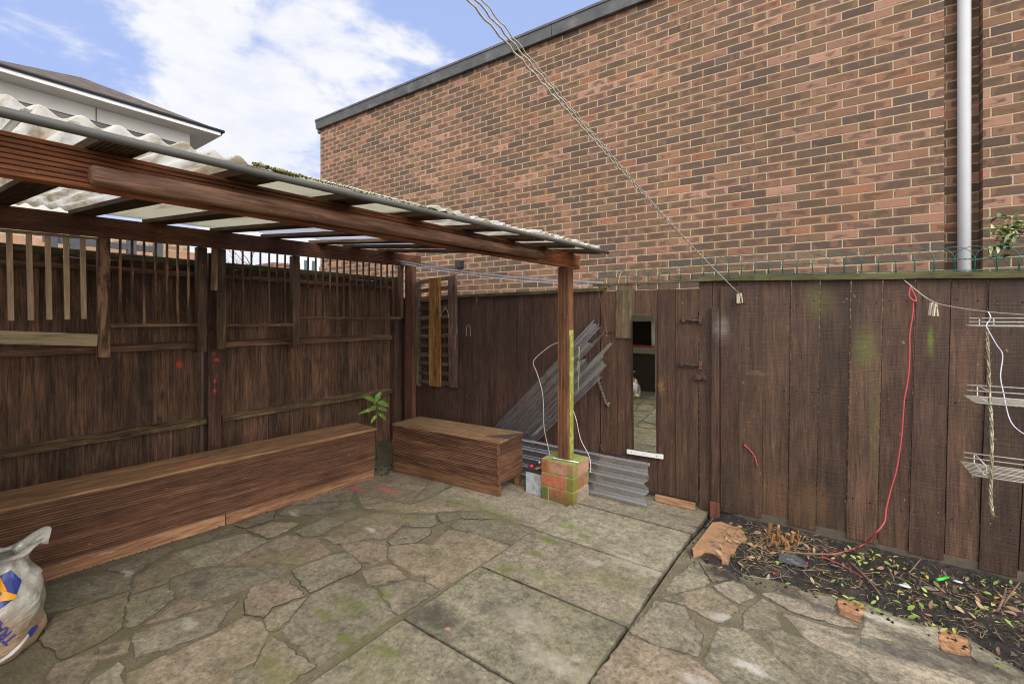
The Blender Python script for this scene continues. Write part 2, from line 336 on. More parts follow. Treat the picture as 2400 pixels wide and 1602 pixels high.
M['algae_side'] = plain('algae_green_paint', (.2, .235, .03), .85, 0, .4, 25, .3, (0.35, 0.306, 0.1344), .5, .62)
M['rafter'] = wood('reeded_rafter', (0.036, 0.02081, 0.0121), (0.084, 0.04896, 0.02621), (0.156, 0.09792, 0.0504), 'X', .8, var=.25, wear=.1, blot=.5)
M['log'] = wood('half_round_log', (0.0845, 0.03978, 0.0249), (0.1775, 0.08911, 0.05503), (0.3211, 0.183, 0.1179), 'Y', .55, wear=.12, wearcol=(.35, .2, .13), var=.05, blot=.5)
M['bench'] = wood('reeded_bench', (0.07898, 0.03347, 0.01854), (0.1667, 0.07649, 0.04173), (0.2895, 0.1434, 0.0765), 'Y', .75, wear=.1, wearcol=(.28, .17, .12), var=.25, blot=.35,
    marks=[((.0, -.3, .4), (0.3, 0.00612, 0.0252), (0.4, 0.0306, 0.0336), .7, .02), ((.0, -.45, .3), (0.3, 0.0051, 0.0168), (0.4, 0.0306, 0.0336), .7, .02), ((.0, -.42, .14), (0.3, 0.0051, 0.0252), (0.4, 0.0306, 0.0336), .7, .02)])
M['bench_top'] = wood('weathered_bench_top', (0.1203, 0.05922, 0.02844), (0.2726, 0.148, 0.06951), (0.4489, 0.2665, 0.1317), 'Y', .8, wear=.35, wearcol=(.34, .24, .17), var=.15, blot=.35,
    marks=[((-.1, -1.4, .47), (0.04, 0.1224, 0.168), (0.5, 0.0612, 0.0588), .6, .12), ((-.05, -2.45, .47), (0.03, 0.1224, 0.168), (0.5, 0.0612, 0.0588), .55, .12)])
M['plinth'] = wood('worn_plinth', (0.132, 0.0561, 0.02957), (0.264, 0.129, 0.06653), (0.396, 0.2356, 0.1294), 'Y', .8, wear=.3, wearcol=(.42, .3, .22), var=.3, blot=.3)
M['box_side'] = wood('reeded_box', (0.05949, 0.02459, 0.01272), (0.1264, 0.05738, 0.03033), (0.2231, 0.1093, 0.05675), 'X', .75, wear=.1, wearcol=(.28, .17, .12), var=.25, blot=.35)
M['box_end'] = wood('reeded_box_end', (0.05949, 0.02459, 0.01272), (0.1264, 0.05738, 0.03033), (0.2231, 0.1093, 0.05675), 'Y', .75, wear=.1, wearcol=(.28, .17, .12), var=.25, blot=.35)
M['box_top'] = wood('weathered_box_top', (0.105, 0.0561, 0.02722), (0.21, 0.1192, 0.05897), (0.345, 0.2104, 0.1077), 'X', .8, wear=.28, wearcol=(.28, .22, .14), var=.15, blot=.4, green=.3, greencol=(.1, .1, .05))
M['box_plinth'] = wood('orange_plinth', (0.06, 0.02856, 0.0126), (0.13, 0.0612, 0.02688), (0.2, 0.1071, 0.0504), 'X', .8, wear=.1, var=.2, blot=.35)
M['trellis'] = wood('trellis_strip', (0.039, 0.02122, 0.0131), (0.0975, 0.05569, 0.03276), (0.195, 0.1193, 0.06552), 'Z', .8, wear=.32, wearcol=(.3, .17, .1), var=.3)
M['trellis_bare'] = wood('trellis_bare_strip', (0.039, 0.02387, 0.01529), (0.078, 0.04641, 0.02948), (0.156, 0.09282, 0.0546), 'Z', .8, wear=.85, wearcol=(.33, .18, .1), var=.2)
M['pale'] = wood('new_pale_batten', (0.242, 0.1652, 0.1016), (0.4114, 0.2878, 0.1829), (0.5445, 0.3943, 0.2642), 'Z', .8, var=.12, blot=.2)
M['pale_y'] = wood('pale_treated_plank', (0.2057, 0.1583, 0.08778), (0.363, 0.2784, 0.1668), (0.4598, 0.3456, 0.2195), 'Y', .8, var=.1, blot=.15, marks=[((-4.2, .2, 1.36), (0.3, 0.255, 0.0252), (0.42, 0.255, 0.1092), .5, .1)])
M['rust_plank'] = wood('orange_worn_plank', (0.0625, 0.02805, 0.0084), (0.2125, 0.09563, 0.0231), (0.4125, 0.2295, 0.0735), 'Z', .8, wear=.45, wearcol=(.42, .25, .09), var=.05, blot=.5)
M['grey_wood'] = wood('grey_worn_wood', (0.05625, 0.03825, 0.02415), (0.125, 0.08925, 0.0546), (0.25, 0.1913, 0.1155), 'Z', .85, wear=.4, wearcol=(.26, .19, .11), var=.2)
M['grey_slat'] = wood('grey_slat', (0.0455, 0.0305, 0.01856), (0.104, 0.07293, 0.04368), (0.195, 0.1459, 0.08736), 'X', .85, wear=.2, var=.35)
M['blue_wood'] = plain('blue_grey_timber', (0.05, 0.0561, 0.0672), .7)
BR = [(0.146, 0.098, 0.078), (0.224, 0.133, 0.091), (0.295, 0.160, 0.116), (0.201, 0.125, 0.083), (0.131, 0.094, 0.084), (0.349, 0.191, 0.143), (0.248, 0.145, 0.096), (0.310, 0.172, 0.123), (0.178, 0.113, 0.083), (0.224, 0.141, 0.088), (0.365, 0.207, 0.159), (0.279, 0.152, 0.108), (0.209, 0.129, 0.088), (0.162, 0.109, 0.088), (0.318, 0.156, 0.100)]
M['brick'] = brickmat('brick_building', BR, (.40, .315, .205), msize=.0052)
M['brick_tan'] = brickmat('tan_brick', [(.36, .25, .16), (.42, .28, .18), (.3, .19, .12), (.45, .33, .22), (.38, .22, .15)], (.5, .42, .3), alg=.1, dark=2.2)
M['brick_far'] = brickmat('far_brick', [(.25, .11, .07), (.3, .14, .09), (.2, .09, .06)], (.4, .33, .25), alg=.05)
M['coping'] = plain('grey_coping', (.075, .076, .08), .55, 0, .4, 5, .1, (.15, .15, .15), .5, .7)
M['pvc_grey'] = plain('grey_downpipe', (.39, .39, .40), .75, 0, .06, 8, .03)
M['pipe_dark'] = plain('grey_round_pipe', (.062, .061, .056), .55, 0, .2, 7, .05, (.07, .1, .03), .62, .72)
M['concrete'] = plain('concrete_base', (.085, .07, .05), .95, 0, .3, 20, .5)
M['sheet_white'] = sheetmat('translucent_corrugated', (.88, .88, .85), .66, (.45, .37, .25), .7, .5)
M['sheet_fine'] = sheetmat('opaque_fine_corrugated', (.82, .81, .72), .25, (.55, .5, .38), .6, .2)
M['sheet_blue'] = sheetmat('clear_blueish_corrugated', (.76, .79, .85), .3, (.5, .5, .45), .7, .15)
M['clear'] = clearmat('clear_corrugated', (.62, .64, .68), .45, .13, .36, dirt=.3, film=(.28, .29, .31))
M['clear_dirty'] = clearmat('dirty_clear_corrugated', (.58, .58, .62), .45, .15, .26, .4, (.14, .12, .1), (.30, .295, .33))
M['clear_new'] = clearmat('clear_strip', (.93, .94, .95), .4, .08, .15, dirt=.1)
M['moss'] = plain('moss', (.09, .11, .018), 1.0, 0, .5, 60, .8, (.2, .17, .06), .5, .62)
M['mirror'] = newmat('mirror_glass')[0]
_b = [n for n in M['mirror'].node_tree.nodes if n.type == 'BSDF_PRINCIPLED'][0]
_b.inputs['Metallic'].default_value = 1; _b.inputs['Roughness'].default_value = .015; _b.inputs['Base Color'].default_value = (.74, .8, .72, 1)
M['alu'] = plain('dull_aluminium', (.6, .6, .6), .4, .7, .15, 20)
M['white_metal'] = plain('white_painted_metal', (.62, .62, .6), .5, 0, .1, 20)
M['rust'] = plain('rusty_iron', (.06, .04, .032), .7, .4, .5, 60, .3, (.14, .065, .03), .5, .6)
M['black'] = plain('black_plastic', (.02, .02, .022), .5)
M['battery'] = plain('grey_battery_case', (.34, .36, .38), .5, 0, .3, 30, .1, (.2, .19, .17), .5, .7)
M['redp'] = plain('red_plastic', (.6, .02, .05), .4)
M['green_wire'] = plain('green_coated_wire', (.01, .105, .078), .4)
M['rope'] = plain('braided_rope', (.4, .38, .33), .9, 0, .25, 90, .6)
M['rope_red'] = plain('red_cord', (.42, .055, .065), .7, 0, .15, 60, .3)
M['white_cable'] = plain('white_cable', (.55, .52, .46), .6)
M['peg'] = plain('weathered_peg', (.42, .37, .27), .8)
M['ribbon'] = plain('lilac_ribbon', (.5, .5, .6), .6)
M['jute'] = plain('frayed_jute', (.22, .18, .11), 1.0, 0, .5, 80, .8, (.4, .38, .28), .5, .6)
M['wire_cream'] = plain('cream_coated_wire', (.5, .46, .38), .55, 0, .2, 60)
M['leaf_green'] = plain('green_leaf', (.17, .26, .03), .55, 0, .4, 30, .1, (.3, .33, .06), .55, .7)
M['leaf_plant'] = plain('spotted_leaf', (.13, .26, .045), .45, 0, .3, 40, .1, (.38, .42, .1), .56, .62)
M['leaf_bush'] = plain('variegated_leaf', (.06, .12, .02), .45, 0, .3, 8, .1, (.38, .42, .2), .5, .56)
M['leaf_brown'] = plain('dead_leaf', (.17, .1, .06), .75, 0, .5, 30, .2, (.1, .06, .045), .5, .6)
M['leaf_yellow'] = plain('yellow_leaf', (.5, .33, .05), .6, 0, .3, 30, .1)
M['bark'] = plain('twig_bark', (.16, .1, .06), .9, 0, .4, 40, .6)
M['stump'] = wood('cut_shrub_stems', (.1, .045, .015), (.25, .12, .04), (.4, .22, .09), 'Z', .85, fine=2.5, wear=.3, wearcol=(.45, .28, .12), blot=.6)
M['slate'] = plain('slate', (.07, .075, .08), .6, 0, .5, 60, .6, (.16, .16, .15), .55, .62)
M['terracotta'] = plain('orange_concrete', (.3, .165, .085), .9, 0, .25, 14, .5, (.25, .12, .06), .58, .7)
M['orange_wood'] = wood('bare_orange_plank', (.2, .1, .05), (.36, .19, .1), (.45, .26, .15), 'X', .8, wear=.1)
M['green_plastic'] = plain('green_plastic', (.03, .5, .04), .4)
M['shell'] = plain('pale_scrap', (.45, .47, .52), .4)
M['cladding'] = plain('white_cladding', (.56, .55, .52), .6, 0, .1, 1.5, .02)
M['white_paint'] = plain('white_paint', (.78, .78, .77), .5, 0, .04, 2, .02)
M['black_gutter'] = plain('black_gutter', (.02, .022, .03), .4)
M['lead'] = plain('grey_lead', (.3, .31, .33), .5)
M['glass_dark'] = plain('dark_glass', (.02, .022, .024), .08)
M['glass_win'] = plain('window_glass', (.1, .16, .18), .1)
M['render'] = plain('painted_render', (.4, .36, .3), .9)
M['red_paint'] = plain('red_paint', (.5, .02, .02), .5)
# reddish tiles
def tiles():
    m, nt, b, out = newmat('dark_roof_tiles')
    oc = obco(nt); s = nd(nt, 'ShaderNodeSeparateXYZ', {0: oc})
    w = mathn(nt, 'FRACT', mathn(nt, 'MULTIPLY', s.outputs[2], 6.2))
    c = ramp(nt, w, [(0, (.02, .016, .014)), (.2, (.06, .046, .038)), (1, (.09, .072, .06))])
    c = mix(nt, 1.0, c, ramp(nt, noise(nt, mapping(nt, oc, (4, 4, 6)), 1, 3), [(.3, .7), (.7, 1.2)]), 'MULTIPLY')
    c = mix(nt, sstep(nt, noise(nt, oc, .8, 6), .62, .75, 0, .6), c, (.22, .15, .05))
    setc(nt, b, c, .9); bump(nt, b, w, .8, .05); return m
M['tiles'] = tiles()
def bagmat():
    m, nt, b, out = newmat('translucent_sand_bag')
    oc = obco(nt); s = nd(nt, 'ShaderNodeSeparateXYZ', {0: oc})
    h = mathn(nt, 'MULTIPLY_ADD', noise(nt, oc, 4, 5), .22, s.outputs[2])
    h = mathn(nt, 'MULTIPLY_ADD', s.outputs[1], .25, h)
    sand = mix(nt, sstep(nt, noise(nt, mapping(nt, oc, (5, 5, 9), rot=(.5, 0, 0)), 2.4, 5, .7), .52, .68), (.36, .24, .15), (.2, .15, .115))
    c = mix(nt, sstep(nt, h, .30, .44), sand, (.47, .46, .40))
    wh = noise(nt, mapping(nt, oc, (4, 4, 16), rot=(.75, .2, 0)), 1.6, 6, .6, .6)
    c = mix(nt, sstep(nt, wh, .6, .68, 0, .6), c, (.55, .51, .45))
    setc(nt, b, c, .28); b.inputs['Specular IOR Level'].default_value = .55
    b.inputs['Coat Weight'].default_value = .7; b.inputs['Coat Roughness'].default_value = .15
    bump(nt, b, mathn(nt, 'ADD', wh, noise(nt, oc, 7, 4)), .8, .03); return m
M['bag'] = bagmat()
M['ink'] = plain('blue_print', (.03, .05, .26), .4, 0, .2, 30)
M['ink_orange'] = plain('orange_print', (.8, .36, .02), .4)
M['ink_white'] = plain('white_print', (.7, .7, .68), .4)

def W(px, py): p = onZ(px, py); return (p.x, p.y, p.z)
def blob(px, py, rx, ry, col, st, rag=.12):
    p = onZ(px, py); return ((p.x, p.y, 0), (rx, ry, 5), col, st, rag)
MOSS = (.095, .115, .02)
def slabmat(name, marks, grit=1.0, mossy=.4):
    m, nt, b, out = newmat(name)
    oc = obco(nt)
    tint = nd(nt, 'ShaderNodeAttribute', attribute_name='tint').outputs['Color']
    r = rndat(nt)
    off = nd(nt, 'ShaderNodeVectorMath', {0: (3.3, 7.7, 2.1)}, operation='SCALE'); nt.links.new(r, off.inputs[3])
    v = nd(nt, 'ShaderNodeVectorMath', {0: oc, 1: off.outputs[0]}, operation='ADD').outputs[0]
    n1 = noise(nt, v, 4.5, 8, .68, .4)
    c = mix(nt, 1.0, tint, ramp(nt, n1, [(.28, .66), (.5, 1.0), (.72, 1.25)]), 'MULTIPLY')
    g = noise(nt, oc, 46, 6, .85)
    c = mix(nt, 1.0, c, ramp(nt, g, [(.38, 1-.45*grit), (.5, 1.0), (.62, 1+.42*grit)]), 'MULTIPLY')
    mm = noise(nt, v, 16, 6, .75, .3)
    c = mix(nt, 1.0, c, ramp(nt, mm, [(.36, .68), (.5, 1.0), (.64, 1.22)]), 'MULTIPLY')
    g3 = noise(nt, oc, 300, 2, .7)
    c = mix(nt, 1.0, c, ramp(nt, g3, [(.35, .8), (.65, 1.15)]), 'MULTIPLY')
    c = mix(nt, sstep(nt, noise(nt, v, 2.1, 7, .7, .5), .56, .72, 0, .65), c, (.095, .08, .056))
    c = mix(nt, sstep(nt, noise(nt, oc, 1.5, 7, .72), .5, .7, 0, min(1, mossy*1.4)), c, (.125, .125, .045))
    c = mix(nt, sstep(nt, noise(nt, mapping(nt, oc, loc=(5, 3, 0)), 3.0, 8, .8), .63, .74, 0, .6), c, (.42, .385, .31))
    c = mix(nt, sstep(nt, noise(nt, mapping(nt, oc, loc=(1, 8, 0)), 30, 3, .6), .70, .74, 0, .7), c, (.04, .035, .028))
    c = stains(nt, c, oc, [k for k in marks if k[2][0] < 3*k[2][1]], .25); c = stains(nt, c, oc, [k for k in marks if k[2][0] >= 3*k[2][1]], .2)
    setc(nt, b, c, ramp(nt, n1, [(.3, .72), (.7, .95)])); b.inputs['Specular IOR Level'].default_value = .3
    h = mathn(nt, 'MULTIPLY_ADD', g, .5, n1)
    bump(nt, b, h, .5, .008); return m
marks_crazy = [blob(835, 1146, .1, .035, (.45, .05, .08), .75, .12), blob(910, 1150, .16, .04, (.45, .06, .09), .7, .16), blob(645, 1223, .03, .025, (.5, .05, .08), .8, .08),
    blob(560, 1440, .06, .04, (.035, .035, .015), .9, .06), blob(858, 1322, .045, .035, (.05, .055, .015), .9, .06), blob(990, 1356, .06, .022, (.035, .032, .022), .8, .05),
    blob(465, 1372, .09, .05, (.07, .055, .045), .7, .12), blob(440, 1465, .08, .04, (.42, .41, .36), .5, .15), blob(300, 1345, .09, .03, (.5, .48, .43), .55, .14), blob(868, 1242, .08, .03, (.5, .49, .42), .6, .12), blob(690, 1205, .1, .02, (.48, .46, .42), .5, .12),
    blob(1130, 1190, .35, .12, (.13, .14, .045), .5, .3), blob(820, 1420, .15, .08, MOSS, .5, .25), blob(805, 1498, .05, .04, MOSS, .8, .1), blob(900, 1395, .08, .06, MOSS, .6, .12), blob(1010, 1262, .06, .05, MOSS, .6, .12),
    blob(260, 1525, .05, .035, (.06, .045, .035), .7, .1), blob(190, 1474, .09, .025, (.07, .05, .038), .6, .1)]
marks_crazy += [blob(1180, 1215, .22, .1, (.11, .13, .035), .6, .2), blob(1060, 1175, .2, .06, (.11, .125, .035), .55, .2), blob(1015, 1290, .08, .05, MOSS, .6, .12), blob(760, 1440, .12, .05, (.12, .13, .04), .6, .15), blob(650, 1580, .2, .08, (.12, .125, .04), .5, .2), blob(1290, 1180, .14, .04, (.12, .14, .03), .6, .12), blob(640, 1290, .1, .04, (.08, .06, .045), .6, .1)]
M['crazy'] = slabmat('crazy_paving_stone', marks_crazy, .8, .45)
M['slab'] = slabmat('concrete_paving_slab', [blob(1020, 1455, .2, .13, (.045, .045, .032), .8, .3), blob(1160, 1430, .14, .08, (.06, .055, .04), .6, .25), blob(1290, 1270, .13, .05, MOSS, .85, .12), blob(1255, 1300, .08, .05, MOSS, .7, .1),
    blob(1190, 1330, .12, .06, (.1, .12, .04), .6, .2), blob(1050, 1478, .02, .015, (.6, .2, .35), .7, .03), blob(1370, 1260, .07, .04, (.09, .12, .03), .7, .12), blob(1460, 1475, .1, .05, (.05, .045, .035), .7, .14), blob(1390, 1320, .08, .05, (.4, .36, .3), .5, .15),
    blob(1640, 1240, .1, .03, (.04, .035, .03), .8, .12), blob(1600, 1215, .18, .03, (.09, .085, .05), .6, .1), blob(1310, 1560, .25, .08, (.4, .36, .3), .35, .3), blob(1180, 1345, .1, .07, MOSS, .5, .18), blob(900, 1530, .1, .05, MOSS, .6, .15), blob(1330, 1235, .12, .06, (.12, .14, .03), .8, .15), blob(1500, 1330, .25, .08, (.36, .33, .26), .4, .2), blob(1230, 1460, .2, .1, (.34, .31, .25), .4, .25), blob(1560, 1250, .2, .04, (.1, .095, .06), .5, .15), blob(1270, 1350, .22, .07, (.15, .16, .055), .5, .2)], 1.0, .42)
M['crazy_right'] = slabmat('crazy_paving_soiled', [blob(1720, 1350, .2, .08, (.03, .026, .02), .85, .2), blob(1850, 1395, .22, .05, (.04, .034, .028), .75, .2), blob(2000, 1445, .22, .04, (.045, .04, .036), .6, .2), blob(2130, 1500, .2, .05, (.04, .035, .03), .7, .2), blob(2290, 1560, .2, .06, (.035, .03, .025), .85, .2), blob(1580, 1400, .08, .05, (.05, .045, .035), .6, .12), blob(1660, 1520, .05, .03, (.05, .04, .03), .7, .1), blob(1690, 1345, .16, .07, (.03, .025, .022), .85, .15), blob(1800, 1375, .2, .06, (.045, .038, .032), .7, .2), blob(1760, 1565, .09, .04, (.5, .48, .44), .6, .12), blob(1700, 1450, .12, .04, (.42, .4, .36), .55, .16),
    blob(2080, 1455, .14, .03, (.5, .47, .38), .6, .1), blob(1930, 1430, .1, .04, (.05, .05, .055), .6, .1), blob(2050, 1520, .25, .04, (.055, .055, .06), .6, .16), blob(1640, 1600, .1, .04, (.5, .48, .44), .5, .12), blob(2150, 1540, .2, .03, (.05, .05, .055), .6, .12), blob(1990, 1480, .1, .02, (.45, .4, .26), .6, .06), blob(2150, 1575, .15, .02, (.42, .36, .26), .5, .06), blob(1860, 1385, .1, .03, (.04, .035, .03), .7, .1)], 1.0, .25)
def mortarmat():
    m, nt, b, out = newmat('sandy_mortar')
    oc = obco(nt); n = noise(nt, oc, 6, 7, .7)
    c = ramp(nt, n, [(.3, (.09, .075, .045)), (.55, (.145, .121, .075)), (.75, (.19, .158, .1))])
    c = mix(nt, 1.0, c, ramp(nt, noise(nt, oc, 90, 4, .7), [(.35, .6), (.65, 1.2)]), 'MULTIPLY')
    c = mix(nt, sstep(nt, noise(nt, oc, 2.6, 6, .7), .5, .62, 0, .8), c, (.07, .062, .035))
    c = mix(nt, sstep(nt, noise(nt, oc, 1.3, 6, .7), .5, .66, 0, .6), c, (.1, .11, .03))
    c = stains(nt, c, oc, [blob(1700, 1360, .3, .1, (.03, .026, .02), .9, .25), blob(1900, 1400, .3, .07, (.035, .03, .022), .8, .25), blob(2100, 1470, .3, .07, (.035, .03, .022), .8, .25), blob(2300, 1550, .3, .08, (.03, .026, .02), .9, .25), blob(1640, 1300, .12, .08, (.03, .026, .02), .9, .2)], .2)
    setc(nt, b, c, .95); bump(nt, b, mathn(nt, 'ADD', n, noise(nt, oc, 90, 3)), .6, .008); return m
M['mortar'] = mortarmat()
def soilmat():
    m, nt, b, out = newmat('dark_soil')
    oc = obco(nt); n = noise(nt, oc, 14, 8, .75)
    c = ramp(nt, n, [(.35, (.008, .007, .006)), (.55, (.022, .018, .014)), (.72, (.05, .038, .028))])
    c = mix(nt, sstep(nt, noise(nt, oc, 3.5, 6, .7), .5, .64, 0, .7), c, (.07, .05, .034))
    c = mix(nt, sstep(nt, noise(nt, oc, 70, 3, .6), .64, .68, 0, .8), c, (.22, .15, .1))
    setc(nt, b, c, .85); bump(nt, b, mathn(nt, 'ADD', n, noise(nt, oc, 110, 4)), 1.0, .02); return m
M['soil'] = soilmat()

# ------------------------------------------------------------------ ground and paving
g = MB(); g.box((-80, -40, -.3), (60, 90, -.06)); tag(g.build('ground', plain('distant_ground', (.09, .085, .06), .95, 0, .3, 1)), kind='structure')
YR = 3.72     # rear fence face
b = MB(); b.box((-4.6, -6, -.08), (-1.772, 3.95, 0.0)); b.box((-.833, -6, -.08), (2.6, 2.25, 0.0))
# mortar under the right paving follows the bed edge
EDGE = [W(*p) for p in [(1672, 1212), (1640, 1262), (1622, 1292), (1650, 1322), (1700, 1345), (1765, 1352), (1850, 1375), (1905, 1390), (1962, 1402), (2026, 1414), (2100, 1446), (2152, 1464), (2197, 1468), (2267, 1500), (2330, 1532), (2420, 1580), (2520, 1640)]]
EDGE2 = [(p[0], p[1]) for p in EDGE]
top = [(-.838, 2.25), (2.6, 2.25)]
pl = [(-.833, 2.25), (1.2, 2.25)]+[(x, y+.03) for x, y in EDGE2[::-1][3:]]+[(-.833, 3.0)]
n = len(pl); b.add([(x, y, 0) for x, y in pl]+[(x, y, -.08) for x, y in pl], [tuple(range(n))]+[(i, (i+1) % n, n+(i+1) % n, n+i) for i in range(n)])
tag(b.build('mortar', M['mortar']), kind='structure')
PINK, GREY, LIGHT, BRN, ORG = (0.2002, 0.1592, 0.1119), (0.1653, 0.1455, 0.1045), (0.2137, 0.1856, 0.1354), (0.1857, 0.1518, 0.1045), (0.3037, 0.1581, 0.07674)
def slabpoly(mb, pts, col, h=.006, jit=.006, inset=.003, grow=0.0):
    pts = [Vector((x, y)) for x, y in pts]
    area = sum(pts[i].x*pts[(i+1) % len(pts)].y-pts[(i+1) % len(pts)].x*pts[i].y for i in range(len(pts)))
    if area < 0: pts.reverse()
    ring = []
    for i, p in enumerate(pts):
        q = pts[(i+1) % len(pts)]; k = max(2, int((q-p).length/.022))
        for j in range(k):
            t = j/k; w = p.lerp(q, t); d = (q-p).normalized(); nn = Vector((-d.y, d.x))
            if j: w += nn*(mn.noise(Vector((w.x*17, w.y*17, 1)))*jit*1.6+mn.noise(Vector((w.x*45, w.y*45, 9)))*jit*1.3)
            else: w += (sum(pts, Vector((0, 0)))/len(pts)-w).normalized()*.002
            ring.append(w)
    c = sum(ring, Vector((0, 0)))/len(ring); n = len(ring)
    inn = [w+(c-w).normalized()*inset for w in ring]
    zt = h+random.uniform(-.001, .001)
    kk = random.uniform(.9, 1.1); col = tuple(x*kk*random.uniform(.985, 1.015) for x in col)
    ring = [w+(w-c).normalized()*grow for w in ring]
    ke = random.choice((.3, .5, .7, .9)); ed = tuple(x*ke for x in col)
    inn2 = [w+(c-w).normalized()*(inset+.004) for w in ring]
    mb.add([(w.x, w.y, -.02) for w in ring]+[(w.x, w.y, zt-.0025) for w in ring]+[(w.x, w.y, zt-.0006) for w in inn],
           [(i, (i+1) % n, n+(i+1) % n, n+i) for i in range(n)]+[(n+i, n+(i+1) % n, 2*n+(i+1) % n, 2*n+i) for i in range(n)], col=ed)
    rr_ = mb.r[-1]; b0 = len(mb.v)
    mb.add([(w.x, w.y, zt) for w in inn2], [tuple(range(n))], rnd=rr_, col=col)
    o0 = b0-n
    mb.f += [(o0+i, o0+(i+1) % n, b0+(i+1) % n, b0+i) for i in range(n)]; mb.mi += [0]*n; mb.smooth += [False]*n
CR = [
 (GREY, [(60, 1392), (101, 1378), (200, 1352), (300, 1343), (306, 1378), (129, 1432), (60, 1450)]),
 (BRN, [(127, 1442), (304, 1388), (293, 1424), (288, 1471), (230, 1508), (148, 1545), (90, 1500)]),
 (GREY, [(309, 1397), (390, 1370), (412, 1400), (318, 1468), (293, 1471), (297, 1424)]),
 (BRN, [(424, 1406), (448, 1402), (507, 1417), (400, 1450), (332, 1470)]),
 (GREY, [(400, 1357), (495, 1331), (573, 1331), (630, 1322), (677, 1331), (659, 1346), (584, 1375), (501, 1403), (449, 1395), (415, 1378)]),
 (GREY, [(314, 1486), (400, 1457), (556, 1408), (524, 1450), (510, 1475), (400, 1520), (314, 1543)]),
 (PINK, [(578, 1396), (586, 1379), (664, 1353), (718, 1395), (640, 1422), (617, 1448), (572, 1440)]),
 (GREY, [(684, 1338), (711, 1325), (775, 1301), (812, 1296), (847, 1323), (841, 1337), (725, 1390)]),
 (LIGHT, [(406, 1296), (573, 1250), (624, 1266), (602, 1280), (515, 1321), (457, 1329)]),
 (PINK, [(520, 1322), (607, 1282), (674, 1253), (711, 1261), (746, 1264), (775, 1297), (705, 1321), (648, 1316), (573, 1323)]),
 (PINK, [(578, 1242), (639, 1224), (703, 1226), (671, 1247), (629, 1263)]),
 (GREY, [(690, 1246), (766, 1212), (809, 1222), (746, 1256), (714, 1258)]),
 (GREY, [(650, 1208), (677, 1187), (821, 1177), (838, 1187), (760, 1206)]),
 (PINK, [(754, 1262), (818, 1224), (880, 1202), (938, 1208), (943, 1232), (905, 1263), (870, 1262), (800, 1278)]),
 (PINK, [(812, 1289), (797, 1274), (870, 1268), (902, 1268), (905, 1313), (868, 1325), (850, 1318)]),
 (GREY, [(909, 1268), (945, 1240), (1006, 1238), (1009, 1250), (975, 1271), (916, 1277)]),
 (BRN, [(909, 1305), (916, 1281), (975, 1275), (1016, 1278), (1050, 1243), (1112, 1252), (1194, 1282), (1125, 1322), (1032, 1380), (1008, 1364), (935, 1324)]),
 (GREY, [(1057, 1235), (1076, 1219), (1183, 1224), (1260, 1243), (1202, 1277), (1138, 1260)]),
 (GREY, [(938, 1208), (1019, 1208), (1030, 1228), (1010, 1235), (945, 1234)]),
 (GREY, [(1024, 1205), (1138, 1201), (1178, 1217), (1076, 1215), (1036, 1226)]),
 (PINK, [(850, 1188), (914, 1176), (962, 1185), (1010, 1169), (1128, 1193), (1016, 1200), (933, 1201)]),
 (LIGHT, [(1015, 1165), (1100, 1120), (1186, 1130), (1268, 1150), (1330, 1190), (1308, 1212), (1262, 1238), (1192, 1219), (1140, 1195)]),
 (PINK, [(830, 1145), (850, 1125), (900, 1105), (962, 1120), (1003, 1134), (962, 1178), (914, 1172), (848, 1184)]),
 (GREY, [(1007, 1132), (1090, 1100), (1100, 1118), (1012, 1162), (968, 1180)]),
 (BRN, [(850, 1338), (908, 1323), (933, 1331), (957, 1356), (882, 1374), (860, 1369)]),
 (GREY, [(887, 1379), (962, 1359), (1007, 1371), (1030, 1384), (936, 1441), (924, 1435), (903, 1407)]),
 (GREY, [(728, 1398), (789, 1365), (850, 1374), (880, 1382), (898, 1410), (928, 1445), (850, 1495), (746, 1558), (662, 1481)]),
 (BRN, [(632, 1486), (742, 1562), (679, 1602), (640, 1630), (596, 1620), (599, 1553)]),
 (BRN, [(642, 1430), (720, 1401), (655, 1476), (630, 1480), (617, 1455)]),
 (PINK, [(300, 1577), (400, 1534), (508, 1484), (573, 1446), (612, 1457), (626, 1486), (597, 1548), (550, 1568), (540, 1630), (300, 1630)]),
 (GREY, [(548, 1580), (592, 1560), (590, 1640), (545, 1640)]),
 (PINK, [(230, 1517), (303, 1496), (300, 1527), (234, 1548)]),
 (LIGHT, [(210, 1600), (277, 1552), (287, 1558), (283, 1640), (190, 1640)]),
 (PINK, [(130, 1555), (222, 1526), (228, 1551), (203, 1586), (170, 1640), (90, 1640)]),
 (BRN, [(320, 1350), (405, 1300), (452, 1331), (395, 1352), (395, 1364), (310, 1388)]),
 (GREY, [(250, 1335), (400, 1280), (545, 1236), (568, 1243), (402, 1290), (310, 1345)]),
 (GREY, [(550, 1233), (630, 1200), (646, 1196), (640, 1218), (575, 1238)]),
 (GREY, [(652, 1192), (760, 1152), (850, 1130), (820, 1172), (676, 1184)]),
]
mb = MB()
for c, p in CR: slabpoly(mb, [W(*q)[:2] for q in p], c, .0045, .009, grow=.007)
